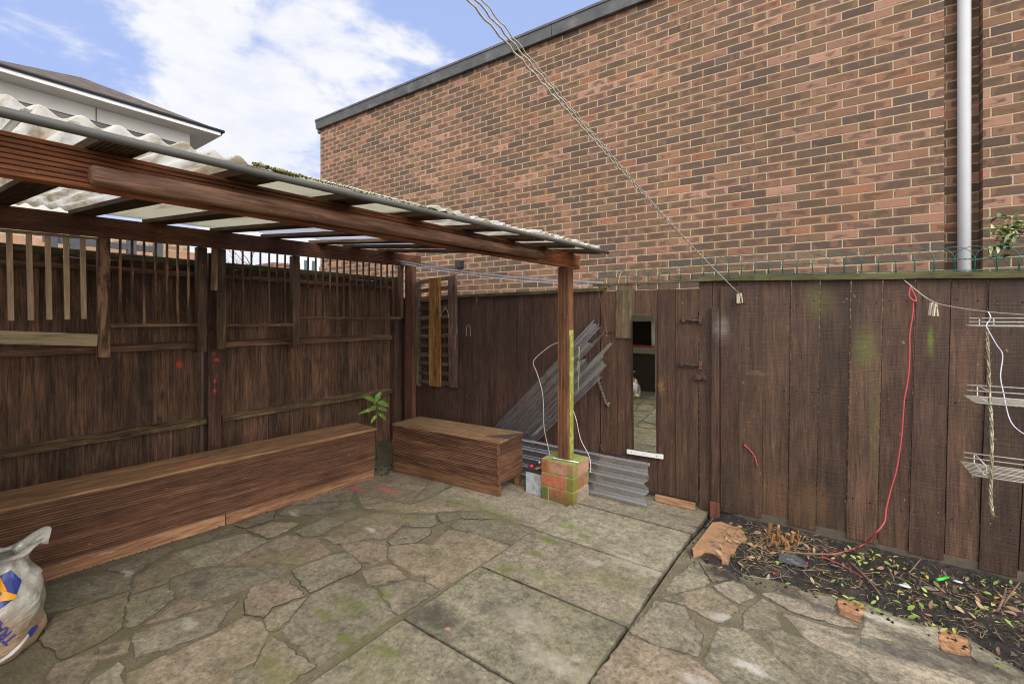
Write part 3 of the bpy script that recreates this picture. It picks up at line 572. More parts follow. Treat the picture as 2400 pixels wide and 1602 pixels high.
# the paving outside the picture, behind the camera and below the frame
for i in range(-9, 1):
    x = -4.5
    while x < -1.9:
        w = random.uniform(.35, .7); y0 = i*.55+.28
        if y0+.5 < .30:
            x1 = min(x+w, -1.79)
            slabpoly(mb, [(x+.01, y0+random.uniform(0, .06)), (x1-.01, y0+random.uniform(0, .06)), (x1-.01, y0+.5+random.uniform(-.03, .03)), (x+.01, y0+.5+random.uniform(-.03, .03))], random.choice([PINK, GREY, BRN]), .005)
        x += w
tag(mb.build('crazy_paving', M['crazy']), kind='structure')
CRR = [
 (GREY, [(1550, 1398), (1576, 1360), (1634, 1316), (1661, 1365), (1617, 1380)]),
 (BRN, [(1553, 1402), (1660, 1377), (1731, 1427), (1683, 1462), (1606, 1418)]),
 (GREY, [(1538, 1408), (1604, 1422), (1647, 1496), (1637, 1540), (1525, 1507), (1476, 1479)]),
 (LIGHT, [(1671, 1373), (1727, 1359), (1774, 1395), (1733, 1417)]),
 (GREY, [(1683, 1471), (1733, 1475), (1828, 1553), (1890, 1612), (1733, 1640), (1651, 1549)]),
 (GREY, [(1743, 1439), (1787, 1403), (1820, 1425), (1831, 1472), (1740, 1478)]),
 (GREY, [(1786, 1490), (1836, 1478), (1900, 1507), (2010, 1567), (2045, 1602), (1990, 1640), (1900, 1604), (1833, 1548)]),
 (PINK, [(1469, 1491), (1519, 1510), (1634, 1553), (1700, 1612), (1720, 1700), (1330, 1700), (1402, 1583)]),
 (BRN, [(1640, 1317), (1690, 1330), (1733, 1350), (1670, 1364)]),
 (LIGHT, [(1785, 1392), (1840, 1380), (1905, 1392), (1958, 1402), (1960, 1440), (2012, 1472), (1960, 1465), (1850, 1431)]),
 (ORG, [(1966, 1404), (2025, 1416), (2018, 1460), (1966, 1440)]),
 (LIGHT, [(2029, 1418), (2152, 1467), (2195, 1470), (2200, 1525), (2023, 1486)]),
 (ORG, [(2199, 1468), (2266, 1500), (2271, 1535), (2207, 1523)]),
 (LIGHT, [(1838, 1438), (2014, 1493), (2012, 1508), (2285, 1599), (2320, 1660), (2110, 1640), (2015, 1565), (1900, 1505)]),
 (GREY, [(2024, 1491), (2200, 1531), (2273, 1543), (2290, 1592), (2016, 1508)]),
 (GREY, [(2275, 1510), (2330, 1540), (2420, 1600), (2420, 1660), (2340, 1660), (2292, 1590)]),
]
mb = MB()
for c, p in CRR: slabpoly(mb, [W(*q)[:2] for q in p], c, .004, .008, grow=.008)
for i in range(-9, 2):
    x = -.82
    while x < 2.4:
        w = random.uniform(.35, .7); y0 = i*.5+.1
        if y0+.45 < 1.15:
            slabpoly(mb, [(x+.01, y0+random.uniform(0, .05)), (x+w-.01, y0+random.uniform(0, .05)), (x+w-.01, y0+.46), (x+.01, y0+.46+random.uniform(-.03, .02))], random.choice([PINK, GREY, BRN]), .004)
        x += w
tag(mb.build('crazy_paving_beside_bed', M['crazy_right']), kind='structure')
mb = MB()
ys = [-4.5, -3.9, -3.3, -2.7, -2.1, -1.5, -.9, -.3, .3, .905, 1.51, 2.105, 2.69, 3.275, 3.80]
for i in range(len(ys)-1):
    g_ = .0045
    slabpoly(mb, [(-1.765, ys[i]+g_), (-.842+.01*math.sin(i*3), ys[i]+g_+.004*math.sin(i)), (-.842+.01*math.sin(i*5), ys[i+1]-g_), (-1.765, ys[i+1]-g_)], [(.2, .178, .13), (.196, .172, .124), (.19, .172, .12), (.198, .172, .125)][i % 4], .010, .002, .005)
tag(mb.build('paving_slabs', M['slab']), kind='structure')
# soil bed
def sd_edge(x, y):
    best = 9
    for i in range(len(EDGE2)-1):
        ax, ay = EDGE2[i]; bx, by = EDGE2[i+1]; dx, dy = bx-ax, by-ay
        t = max(0, min(1, ((x-ax)*dx+(y-ay)*dy)/(dx*dx+dy*dy))); qx, qy = ax+dx*t, ay+dy*t
        d = math.hypot(x-qx, y-qy)
        if d < abs(best): best = d if (dx*(y-ay)-dy*(x-ax)) > 0 else -d
    return best
def soilz(x, y):
    s = sd_edge(x, y); k = max(0, min(1, (s+.06)/.16))
    nz = mn.noise(Vector((x*6, y*6, 0)))*.012+mn.noise(Vector((x*25, y*25, 3)))*.009+mn.noise(Vector((x*70, y*70, 5)))*.006
    return -.03+.055*k*k*(3-2*k)+nz*k
mb = MB(); nx, ny = 300, 150; vs = []; fs = []
X0, X1, Y0, Y1 = -.86, 2.6, 2.2, 3.80
for j in range(ny+1):
    for i in range(nx+1):
        x = X0+(X1-X0)*i/nx; y = Y0+(Y1-Y0)*j/ny; vs.append((x, y, soilz(x, y)))
for j in range(ny):
    for i in range(nx): a = j*(nx+1)+i; fs.append((a, a+1, a+nx+2, a+nx+1))
mb.add(vs, fs, smooth=True)
def lump(mb, c, r, **k):
    vs = []
    for p in [(1, 0, 0), (-1, 0, 0), (0, 1, 0), (0, -1, 0), (0, 0, 1), (0, 0, -1)]: vs.append(tuple(c[i]+p[i]*r*random.uniform(.6, 1.2) for i in range(3)))
    mb.add(vs, [(0, 2, 4), (2, 1, 4), (1, 3, 4), (3, 0, 4), (2, 0, 5), (1, 2, 5), (3, 1, 5), (0, 3, 5)], **k)
k = 0
while k < 1500:
    x, y = random.uniform(-.85, 1.6), random.uniform(2.3, 3.7); s = sd_edge(x, y)
    if s > -.12*random.random()**2:
        z = soilz(x, y) if s > .02 else .006
        lump(mb, (x, y, z), random.uniform(.003, .011)); k += 1
tag(mb.build('soil_bed', M['soil'], recalc=False), kind='structure')

# ------------------------------------------------------------------ left fence
def stamp(mb, p0, p1, th, n=None): pass
XF = -4.40
lf = empty('left_fence', (XF, 1.7, 0), 'dark stained close-board fence with three rails running behind the long bench', 'fence')
mb = MB(); y = -1.6
while y < 3.66:
    w = random.uniform(.098, .125)
    if not (1.60 < y+w/2 < 1.70):
        zt = 1.935+random.uniform(-.008, .008); dx = random.uniform(0, .006)
        mb.hexa([(XF-.018, y, .02), (XF-.012+dx, y+w+.012, .02), (XF-.030, y+w+.012, .02), (XF-.03, y, .02),
                 (XF-.018, y, zt), (XF-.012+dx, y+w+.012, zt), (XF-.030, y+w+.012, zt), (XF-.03, y, zt)])
    y += w
mb.build('boards', M['fence_left'], lf)
mb = MB()
for z0, z1 in ((.60, .65), (1.245, 1.295), (1.84, 1.88)):
    for y0, y1 in ((-1.6, 1.60), (1.72, 3.56)):
        mb = MB(); s = (y1-y0)
        n = 14; prof = []
        vs = []
        for i in range(n+1):
            yy = y0+s*i/n; dz = mn.noise(Vector((yy*2, z0, 0)))*.003
            vs += [(XF-.012, yy, z0+dz), (XF+.045, yy, z0+dz), (XF+.045, yy, z1+dz-.006), (XF-.012, yy, z1+dz+.012)]
        fs = [(4*i+j, 4*i+(j+1) % 4, 4*i+4+(j+1) % 4, 4*i+4+j) for i in range(n) for j in range(4)]+[(3, 2, 1, 0), (4*n, 4*n+1, 4*n+2, 4*n+3)]
        mb.add(vs, fs)
        mb.build('rail', M['rail_mossy'] if z0 < 1 else M['rail'], lf, bevel=.003)
mb = MB()
for y0, y1 in ((-1.6, 1.64), (1.66, 3.60)):
    mb.box((XF-.05, y0, 1.935), (XF+.03, y1, 1.985))
mb.build('cap_rail', M['cap_y'], lf, bevel=.005)
for (y0, y1, zt) in ((1.60, 1.70, 2.05), (3.57, 3.68, 1.99)):
    mb = MB(); mb.box((XF-.06, y0, 0), (XF+.075, y1, zt)); mb.build('post', M['fence_post'], lf, bevel=.004)
mb = MB(); mb.box((XF-.03, -1.6, -.05), (XF+.01, 3.6, .045)); mb.build('gravel_board', M['concrete'], lf)

# ------------------------------------------------------------------ pergola
def zf(y): return 2.004+.010*y      # top of the front beam
def zr(y): return 2.180+.019*y      # top of the rear beam
def zroof(x, y):
    t = (-1.83-x)/2.31; return zf(y)*(1-t)+zr(y)*t
pg = empty('pergola', (-1.86, 3.31, 0), 'lean-to timber pergola of reeded brown boards with a corrugated sheet roof', 'pergola')
mb = MB()
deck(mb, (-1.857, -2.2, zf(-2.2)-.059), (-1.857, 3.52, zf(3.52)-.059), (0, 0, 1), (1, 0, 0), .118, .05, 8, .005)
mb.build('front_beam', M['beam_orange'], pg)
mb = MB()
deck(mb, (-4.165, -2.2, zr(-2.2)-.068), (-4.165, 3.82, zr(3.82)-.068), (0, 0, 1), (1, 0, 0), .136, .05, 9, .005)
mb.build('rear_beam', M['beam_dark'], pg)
mb = MB()
def post_prof(w, d):   # reeded on the -Y face
    p = [(-w/2, d/2), (w/2, d/2), (w/2, -d/2+.002)]; n = 7; st = w/n; g_ = st*.2
    pts = [(w/2, d/2), (-w/2, d/2), (-w/2, -d/2)]
    for i in range(1, n):
        c = -w/2+i*st; pts += [(c-g_, -d/2), (c-g_*.5, -d/2+.005), (c+g_*.5, -d/2+.005), (c+g_, -d/2)]
    pts.append((w/2, -d/2)); return pts
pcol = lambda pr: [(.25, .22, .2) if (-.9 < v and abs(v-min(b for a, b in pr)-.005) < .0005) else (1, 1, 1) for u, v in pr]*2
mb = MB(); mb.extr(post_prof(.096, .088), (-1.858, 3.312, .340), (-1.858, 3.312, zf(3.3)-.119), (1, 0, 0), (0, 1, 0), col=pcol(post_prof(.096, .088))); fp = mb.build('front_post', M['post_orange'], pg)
mb = MB()
vs = []; n = 24
for i in range(n+1):
    z = .345+(1.40-.345)*i/n; w = .026+.008*mn.noise(Vector((0, 0, z*9)))
    vs += [(-1.8095, 3.356-w*2.4, z), (-1.8075, 3.356-w*2.4, z), (-1.8075, 3.356, z), (-1.8095, 3.356, z)]
mb.add(vs, [(4*i+j, 4*i+(j+1) % 4, 4*i+4+(j+1) % 4, 4*i+4+j) for i in range(n) for j in range(4)]+[(3, 2, 1, 0), (4*n, 4*n+1, 4*n+2, 4*n+3)])
mb.build('algae', M['algae_side'], fp)
mb = MB(); mb.extr(post_prof(.125, .06), (-4.147, 3.66, 0), (-4.147, 3.66, zr(3.66)-.137), (1, 0, 0), (0, 1, 0), col=pcol(post_prof(.125, .06))); mb.build('rear_post', M['post_red'], pg)
for i, yc in enumerate((-1.7, -1.28, -.86, -.44, -.02, .41, .79, 1.21, 1.64, 2.07, 2.515, 2.92, 3.35)):
    mb = MB(); x0, x1 = -1.69+.034*max(0, yc), -4.28
    deck(mb, (x0, yc, zroof(x0, yc)+.0145), (x1, yc+random.uniform(-.02, .02), zroof(x1, yc)+.0145), (0, 1, 0), (0, 0, -1), .115, .027, 9, .004)
    mb.build('rafter', M['rafter'], pg)
# log rail fixed to the front beam
mb = MB(); pts = [(-1.792, .352, 1.922), (-1.792, .36, 1.922)]+[(-1.792+.002*math.sin(k), .36+2.47*k/12, 1.922+.036*k/12) for k in range(1, 12)]+[(-1.792, 2.832, 1.958), (-1.792, 2.84, 1.958)]
mb.tube(pts, [.022, .030]+[.0305+.001*math.sin(k*2) for k in range(11)]+[.030, .024], 24); mb.build('log_rail', M['log'], pg)
# grey pipe along the eaves
def gx(y): return -1.66+.038*max(0, y)
def gz(y): return 1.999+.007*y
mb = MB(); pts = [(gx(y), y, gz(y)-.004*math.sin((y-.2)*1.6)) for y in [-2.2+5.62*i/20 for i in range(21)]]
mb.tube(pts, .0135, 16); mb.build('eaves_pipe', M['pipe_dark'], pg)
# corrugated sheets
def corr(mb, x0, x1, y0, y1, per, amp, dz=.0, edge=None, nxs=10, ph=0.0, th=.0015, lift=None, left=None):
    ny = max(6, int((y1-y0)/per*10)); vs = []
    for j in range(ny+1):
        y = y0+(y1-y0)*j/ny; xe = x0+(edge(y) if edge else 0); xl = x1+(left(y) if left else 0)
        for i in range(nxs+1):
            x = xe+(xl-xe)*i/nxs
            a = amp*math.sin(2*math.pi*(y+ph)/per)+amp
            z = zroof(x, y)+.0285+dz+a+(lift(x, y) if lift else 0)
            vs.append((x, y, z))
    fs = [(j*(nxs+1)+i, j*(nxs+1)+i+1, (j+1)*(nxs+1)+i+1, (j+1)*(nxs+1)+i) for j in range(ny) for i in range(nxs)]
    mb.add(vs, fs, smooth=True)
def sheet(name, mat, *a, **k):
    mb = MB(); corr(mb, *a, **k); o = mb.build(name, mat, pg, recalc=False)
    md = o.modifiers.new('thickness', 'SOLIDIFY'); md.thickness = .0018; return o
# edge wobble: cut edges are a little ragged
rag = lambda a: (lambda y: a*mn.noise(Vector((y*6, a*50, 0))))
sheet('roof_sheet', M['sheet_white'], -1.655, -3.0, -2.1, .22, .078, .010, .004, rag(.02), ph=.0)
sheet('roof_sheet', M['sheet_white'], -1.655, -4.36, .20, .86, .078, .011, .0, rag(.03), ph=.02, left=lambda y: .0)
sheet('roof_sheet', M['sheet_fine'], -1.63, -4.30, .84, 1.60, .016, .003, .003, rag(.02))
sheet('roof_sheet', M['sheet_white'], -1.59, -2.9, 1.57, 2.42, .076, .010, .0, rag(.03), ph=.03)
sheet('roof_sheet', M['sheet_white'], -1.55, -3.1, 2.38, 3.32, .076, .010, .004, rag(.04), ph=.01)
sheet('roof_sheet', M['sheet_blue'], -2.7, -4.42, 1.60, 2.35, .076, .010, .018, rag(.2), left=rag(.15))
sheet('roof_sheet', M['sheet_blue'], -2.8, -4.32, 2.5, 3.45, .076, .010, .02, rag(.25), left=rag(.2))
sheet('roof_sheet', M['sheet_blue'], -2.6, -4.36, -2.0, .24, .076, .010, .018, rag(.12), left=rag(.1))
# moss lines on the sheet edges
mb = MB()
for k in range(900):
    y = random.choice([random.uniform(.84, 1.62), random.uniform(.84, 1.62), random.uniform(.74, .86), random.uniform(1.5, 1.75)])
    x = -1.635+random.uniform(-.012, .006); z = zroof(x, y)+.030+random.uniform(-.002, .008)
    lump(mb, (x, y, z), random.uniform(.0015, .0045))
for k in range(160):
    y = random.uniform(.82, .9); x = random.uniform(-1.8, -1.62); lump(mb, (x, y, zroof(x, y)+.03), random.uniform(.004, .009))
mb.build('moss', M['moss'], pg)
# hanging trellis between the posts: frames, rails, strips
XT = -4.2
tr = empty('trellis_screen', (XT, 2.0, 1.22), 'narrow brown trellis strips hung under the rear beam in front of the left fence', 'trellis')
def ztop(y): return zr(y)-.134
for y0, y1, zb, mt in ((.872, .938, 1.224, 'trellis_bare'), (1.476, 1.546, 1.223, 'trellis'), (1.618, 1.686, 1.24, 'trellis'), (2.26, 2.33, 1.22, 'trellis'), (3.56, 3.60, 1.5, 'trellis')):
    mb = MB(); mb.box((XT-.06, y0, zb), (XT, y1, ztop(y0))); mb.build('upright', M[mt], tr, bevel=.002)
mb = MB(); mb.box((XT-.045, 3.0, 0), (XT-.044, 3.001, 0.001)) if False else None
for (y0, y1, z) in ((.938, 1.476, 1.435), (1.686, 2.26, 1.425), (2.33, 3.56, 1.487)):
    mb = MB(); mb.box((XT-.04, y0, z), (XT+.004, y1, z+.025)); mb.build('rail', M['rail'], tr, bevel=.002)
def strips(pxs, zb, mat, w=.0135):
    for px in pxs:
        y = YofX(px, XT); mb = MB(); mb.box((XT-.022, y-w/2, zb), (XT-.006, y+w/2, ztop(y))); mb.build('strip', mat, tr, bevel=.001)
strips([283, 311, 339, 366.5, 393, 418, 443], 1.46, M['trellis_bare'])
strips([548, 570.5, 591, 612, 632.5, 651.6, 670], 1.45, M['trellis'], .012)
strips([724, 742, 759, 775.5, 792, 808, 823, 838.7, 853, 867, 882, 895, 909, 922], 1.512, M['trellis'], .013)
# pale new screen
ps = empty('pale_batten_screen', (XT, .4, 1.3), 'five unpainted pale battens hanging under a pale rail at the far left', 'trellis')
mb = MB(); mb.hexa([(XT-.03, -.9, ztop(-.9)-.03), (XT-.005, -.9, ztop(-.9)-.03), (XT-.005, .87, ztop(.87)-.018), (XT-.03, .87, ztop(.87)-.018), (XT-.03, -.9, ztop(-.9)-.002), (XT-.005, -.9, ztop(-.9)-.002), (XT-.005, .87, ztop(.87)-.002), (XT-.03, .87, ztop(.87)-.002)])
mb.build('head_rail', M['pale_y'], ps)
for pt_, pb, yb in ((21, 25.5, 751), (67, 72, 750), (111, 115, 749), (154, 157, 748), (193, 196, 747)):
    a = onX(pt_, 545, XT); c = onX(pb, yb, XT); w = .013
    za = ztop(a.y)-.02
    mb = MB(); mb.hexa([(XT-.005, c.y-w, c.z), (XT+.02, c.y-w, c.z), (XT+.02, c.y+w, c.z), (XT-.005, c.y+w, c.z), (XT-.005, a.y-w, za), (XT+.02, a.y-w, za), (XT+.02, a.y+w, za), (XT-.005, a.y+w, za)])
    mb.build('batten', M['pale'], ps, bevel=.001)
for px in (-70, -25): 
    y = YofX(px, XT); mb = MB(); mb.box((XT-.005, y-.013, 1.48), (XT+.02, y+.013, ztop(y)-.02)); mb.build('batten', M['pale'], ps, bevel=.001)
q = [onX(-160, 768, XT+.02), onX(229, 783, XT+.02), onX(228, 811, XT+.02), onX(-160, 802, XT+.02)]
mb = MB(); mb.hexa([q[3], q[2], q[2]-Vector((.022, 0, 0)), q[3]-Vector((.022, 0, 0)), q[0], q[1], q[1]-Vector((.022, 0, 0)), q[0]-Vector((.022, 0, 0))])
o = mb.build('pale_plank', M['pale_y'], bevel=.001); tag(o, 'pale greenish plank fixed at a slight slope below the pale battens', 'plank')
a, c = onX(504, 597, XT+.02), onX(502, 680, XT+.02)
mb = MB(); mb.hexa([(XT, c.y-.02, c.z), (XT+.02, c.y-.02, c.z), (XT+.02, c.y+.024, c.z), (XT, c.y+.024, c.z), (XT, a.y-.02, ztop(1.6)), (XT+.02, a.y-.02, ztop(1.6)), (XT+.02, a.y+.024, ztop(1.6)), (XT, a.y+.024, ztop(1.6))])
tag(mb.build('timber_offcut', wood('worn_offcut', (.08, .045, .03), (.2, .12, .07), (.33, .22, .14), 'Z', .8, wear=.3)), 'short bare offcut nailed under the rear beam beside the mid post', 'offcut')

# ------------------------------------------------------------------ rear fence, gate, right fence
rf = empty('rear_fence', (-3, YR, 0), 'dark brown plank fence with a mossy cap between the corner and the gate', 'fence')
mb = MB(); x = -4.42
cuts = [XofY(p, YR) for p in (1079, 1104, 1128, 1155.6, 1183, 1212, 1242, 1274, 1310, 1345, 1379, 1405)]
xs = []
while x < cuts[0]-.09: xs.append(x); x += random.uniform(.1, .13)
xs += cuts
def zcapL(x): return 1.715+.022*(x+4.4)/2.7
for i in range(len(xs)-1):
    x0, x1 = xs[i], xs[i+1]; dy = random.uniform(0, .007)+(i % 2)*.004
    mb.hexa([(x0+.0015, YR+dy, .03), (x1-.0015, YR+dy, .03), (x1-.0015, YR+.02+dy, .03), (x0+.0015, YR+.02+dy, .03),
             (x0+.0015, YR+dy, zcapL(x0)), (x1-.0015, YR+dy, zcapL(x1)), (x1-.0015, YR+.02+dy, zcapL(x1)), (x0+.0015, YR+.02+dy, zcapL(x0))])
mb.build('planks', M['fence_rear'], rf, bevel=.0015)
mb = MB(); n = 16; vs = []
for i in range(n+1):
    x = -4.42+(2.72)*i/n; z = zcapL(x)+mn.noise(Vector((x*3, 0, 0)))*.004; w = .03+.006*mn.noise(Vector((x*7, 4, 0)))
    vs += [(x, YR-.022, z), (x, YR+.05, z), (x, YR+.05, z+w), (x, YR-.022, z+w)]
mb.add(vs, [(4*i+j, 4*i+(j+1) % 4, 4*i+4+(j+1) % 4, 4*i+4+j) for i in range(n) for j in range(4)]+[(3, 2, 1, 0), (4*n, 4*n+1, 4*n+2, 4*n+3)])
mb.build('cap_rail', M['cap_x'], rf)
mb = MB(); mb.box((-4.42, YR+.03, 0), (-1.74, YR+.07, .09)); mb.build('gravel_board', M['concrete'], rf)
mb = MB(); mb.box((-1.86, YR+.03, 0), (-1.76, YR+.12, 1.76)); mb.build('post', M['fence_post'], rf)

gt = empty('garden_gate', (-1.73, YR, .03), 'dark plank garden gate with two bolts and a narrow mirror fixed to it', 'gate')
tx = [1408, 1446, 1490, 1540, 1583, 1636]; 
mb = MB()
for i in range(5):
    x0, x1 = XofY(tx[i], YR)+.001, XofY(tx[i+1], YR)-.001; dy = (.0, .004, .001, .005, .002)[i]; zt = (1.733, 1.728, 1.733, 1.735, 1.73)[i]
    mb.box((x0, YR+dy, .07), (x1, YR+.022+dy, zt))
mb.build('planks', M['gate'], gt, bevel=.0015)
mb = MB(); mb.box((XofY(1407, YR)+.002, YR+.03, .15), (XofY(1636, YR), YR+.06, .25)); mb.build('ledge', M['gate'], gt); mb = MB(); mb.box((XofY(1407, YR)+.002, YR+.03, 1.45), (XofY(1636, YR), YR+.06, 1.55)); mb.build('ledge', M['gate'], gt)
mb = MB(); a, c = onY(1444, 680, YR), onY(1490, 793, YR); mb.box((a.x, YR-.012, c.z), (c.x-.004, YR-.001, a.z)); mb.build('patch_board', wood('greenish_patch', (.04, .028, .014), (.085, .062, .032), (.14, .1, .055), 'Z', .8, wear=.25, sawn=True), gt, bevel=.001)
def hinge(px0, px1, py, nm, dz=0):
    a, c = onY(px0, py, YR-.006), onY(px1, py+3, YR-.006); h = empty(nm, (a.x, YR-.004, a.z)); attach(h, gt)
    mb = MB(); mb.hexa([(a.x, YR-.008, a.z-.012), (c.x, YR-.008, a.z-.006+dz), (c.x, YR-.003, a.z-.006+dz), (a.x, YR-.003, a.z-.012), (a.x, YR-.008, a.z+.012), (c.x, YR-.008, a.z+.006+dz), (c.x, YR-.003, a.z+.006+dz), (a.x, YR-.003, a.z+.012)])
    mb.build('strap', M['rust'], h)
    mb = MB(); mb.box((a.x-.022, YR-.009, a.z-.05), (a.x-.004, YR-.004, a.z+.05)); mb.tube([(a.x-.001, YR-.01, a.z-.045), (a.x-.001, YR-.01, a.z+.045)], .005)
    for k in (-.035, 0, .035): mb.tube([(a.x-.013, YR-.013, a.z+k), (a.x-.013, YR-.008, a.z+k)], .004, 6)
    mb.build('knuckle', M['rust'], h)
hinge(1409, 1456, 777, 'hinge', .0); hinge(1412, 1463, 1055, 'hinge', -.02)
def bolt(px0, px1, py):
    a, c = onY(px0, py, YR), onY(px1, py, YR); z = a.z; h = empty('bolt', (a.x, YR-.01, z)); attach(h, gt)
    mb = MB(); mb.tube([(a.x, YR-.016, z), (c.x+.004, YR-.016, z)], .0065, 10); mb.tube([(a.x+.02, YR-.016, z), (a.x+.02, YR-.034, z-.012)], .004, 8); mb.build('bar', M['rust'], h)
    mb = MB(); mb.box((a.x+.01, YR-.007, z-.02), (a.x+(c.x-a.x)*.72, YR-.002, z+.02))
    for u in (.2, .62): mb.box((a.x+(c.x-a.x)*u-.007, YR-.026, z-.013), (a.x+(c.x-a.x)*u+.007, YR-.007, z+.013))
    mb.build('plate', M['rust'], h)
    mb = MB(); mb.box((c.x-.022, YR-.028, z-.03), (c.x+.004, YR-.004, z+.034)); mb.build('keep', M['rust'], h, bevel=.002)
bolt(1595, 1646, 750); bolt(1590, 1646, 853)
mb = MB(); a, c = onY(1631, 877, YR), onY(1657, 889, YR); mb.box((a.x, YR-.03, c.z), (c.x, YR-.004, a.z)); mb.tube([((a.x+c.x)/2+.02, YR-.036, (a.z+c.z)/2), ((a.x+c.x)/2+.02, YR-.028, (a.z+c.z)/2)], .006, 8); mb.build('rim_lock', M['rust'], gt, bevel=.002)

wf = empty('right_fence', (0, YR, 0), 'wide dark sawn plank fence with a green mossy cap right of the gate', 'fence')
tp = [1637, 1669.5, 1730.7, 1790, 1855, 1922.5, 1995, 2070, 2147, 2229, 2318, 2425, 2540, 2670, 2790, 2950, 3140, 3370, 3640, 3970, 4360]
bp = [1639, 1670, 1728, 1785.4, 1846.7, 1912, 1982.7, 2055.6, 2128, 2212.6, 2293, 2385, 2490, 2610, 2750, 2910, 3100, 3330, 3600, 3930, 4320]
def zcapR(x): return 1.752-.036*max(-.9, x)
mb = MB()
for i in range(len(tp)-1):
    y = YR+(.011 if i % 2 else 0)+random.uniform(0, .003); a0, a1 = XofY(tp[i], y)+.0022, XofY(tp[i+1], y)-.0022; b0, b1 = XofY(bp[i], y)+.0022, XofY(bp[i+1], y)-.0022
    if i == 0: y += .004
    zb = .0 if i == 0 else .05+random.uniform(-.006, .006)
    mb.hexa([(b0, y, zb), (b1, y, zb), (b1, y+.022, zb), (b0, y+.022, zb), (a0, y, zcapR(a0)), (a1, y, zcapR(a1)), (a1, y+.022, zcapR(a1)), (a0, y+.022, zcapR(a0))])
for i in range(1, len(tp)-1):
    for zn in (.32, 1.0, 1.6):
        for fx in (.2, .78):
            k_ = zn/1.75; y = YR+(.011 if i % 2 else 0)
            xa = XofY(bp[i], y)*(1-k_)+XofY(tp[i], y)*k_; xb = XofY(bp[i+1], y)*(1-k_)+XofY(tp[i+1], y)*k_
            xx_ = xa+(xb-xa)*fx+random.uniform(-.01, .01); zz_ = zn+random.uniform(-.02, .02); mb.tube([(xx_, y-.002, zz_), (xx_, y+.002, zz_)], .0045, 7, col=random.choice([(.15, .12, .12), (.2, .18, .18), (2.5, 2.6, 2.8)]))
mb.build('planks', M['fence_right'], wf, bevel=.0015)
# a batten and a doubled plank over the first joint
mb = MB(); a, c = onY(1669, 719, YR), onY(1687, 719, YR); mb.box((a.x, YR-.028, .03), (c.x, YR-.001, a.z)); mb.build('batten', M['fence_right'], wf, bevel=.002)
mb = MB(); a, c = onY(1688, 719, YR), onY(1728, 719, YR); mb.box((a.x+.004, YR-.012, .045), (c.x+.005, YR-.001, 1.735)); mb.build('cover_plank', M['fence_right'], wf, bevel=.002)
mb = MB(); a = onY(1672, 1219, YR-.03); mb.box((a.x-.022, YR-.05, -.02), (a.x+.045, YR-.03, .11)); mb.build('red_stub', wood('red_stub', (.07, .02, .014), (.14, .045, .03), (.2, .08, .05), 'Z'), wf, bevel=.002)
mb = MB(); n = 18; vs = []
x0 = XofY(1640, YR)
for i in range(n+1):
    x = x0+(2.6-x0)*i/n; z = zcapR(x)+mn.noise(Vector((x*3, 2, 0)))*.003; w = .04+.004*mn.noise(Vector((x*7, 9, 0)))
    vs += [(x, YR-.03, z), (x, YR+.06, z), (x, YR+.06, z+w), (x, YR-.03, z+w)]
mb.add(vs, [(4*i+j, 4*i+(j+1) % 4, 4*i+4+(j+1) % 4, 4*i+4+j) for i in range(n) for j in range(4)]+[(3, 2, 1, 0), (4*n, 4*n+1, 4*n+2, 4*n+3)])
mb.build('cap_rail', M['cap_x'], wf)
mb = MB(); a, c = onY(1390, 668, YR), onY(1700, 656, YR)
mb.hexa([(a.x, YR-.01, a.z-.012), (c.x, YR-.035, c.z-.004), (c.x, YR+.03, c.z-.004), (a.x, YR+.03, a.z-.012), (a.x, YR-.01, a.z+.008), (c.x, YR-.035, c.z+.012), (c.x, YR+.03, c.z+.012), (a.x, YR+.03, a.z+.008)])
tag(mb.build('gate_lintel', M['cap_x']), 'thin mossy batten spanning the gap above the gate', 'batten')
mb = MB(); mb.box((-.88, YR+.012, -.06), (2.6, YR+.09, .085)); mb.build('gravel_board', M['concrete'], wf)

# green wire edging on the fence top
mb = MB()
def ezx(x): return (zcapR(x)+.045) if x > x0 else 1.80-(.02 if x < -1.2 else 0)
P_ = .088; x = -1.84; k = 0
YE = YR+.015
def wob(x, s): return mn.noise(Vector((x*5, s, 0)))*(.014 if x < -.7 else .005)
while x < 1.7:
    hh = .145+.01*mn.noise(Vector((x*4, 7, 0)))
    for (hx, wd) in ((x, P_),):
        pts = []
        for i in range(17):
            a = math.pi*i/16; px_ = hx-math.cos(a)*wd; base = ezx(px_)+.07
            pts.append((px_+wob(px_, 1), YE+.006*math.sin(k)+wob(px_, 2), base+math.sin(a)*(hh-.07)))
        pl_ = (pts[0][0]+.004, YE, ezx(pts[0][0])-.012); pr_ = (pts[-1][0]-.004, YE, ezx(pts[-1][0])-.012)
        mb.tube([pl_]+pts+[pr_], .0021, 5)
    x += P_; k += 1
for dz, ph in ((.004, 0), (.004, math.pi), (.07, 0), (.07, math.pi)):
    pts = []; x = -1.86
    while x < 1.75:
        pts.append((x, YE+.0025*math.sin(x*140+ph)+wob(x, 2), ezx(x)+dz+.0025*math.cos(x*140+ph)+wob(x, 1))); x += .012
    mb.tube(pts, .0019, 4)
tag(mb.build('wire_edging', M['green_wire']), 'green coated hoop wire edging standing along the top of the rear fence', 'wire edging')

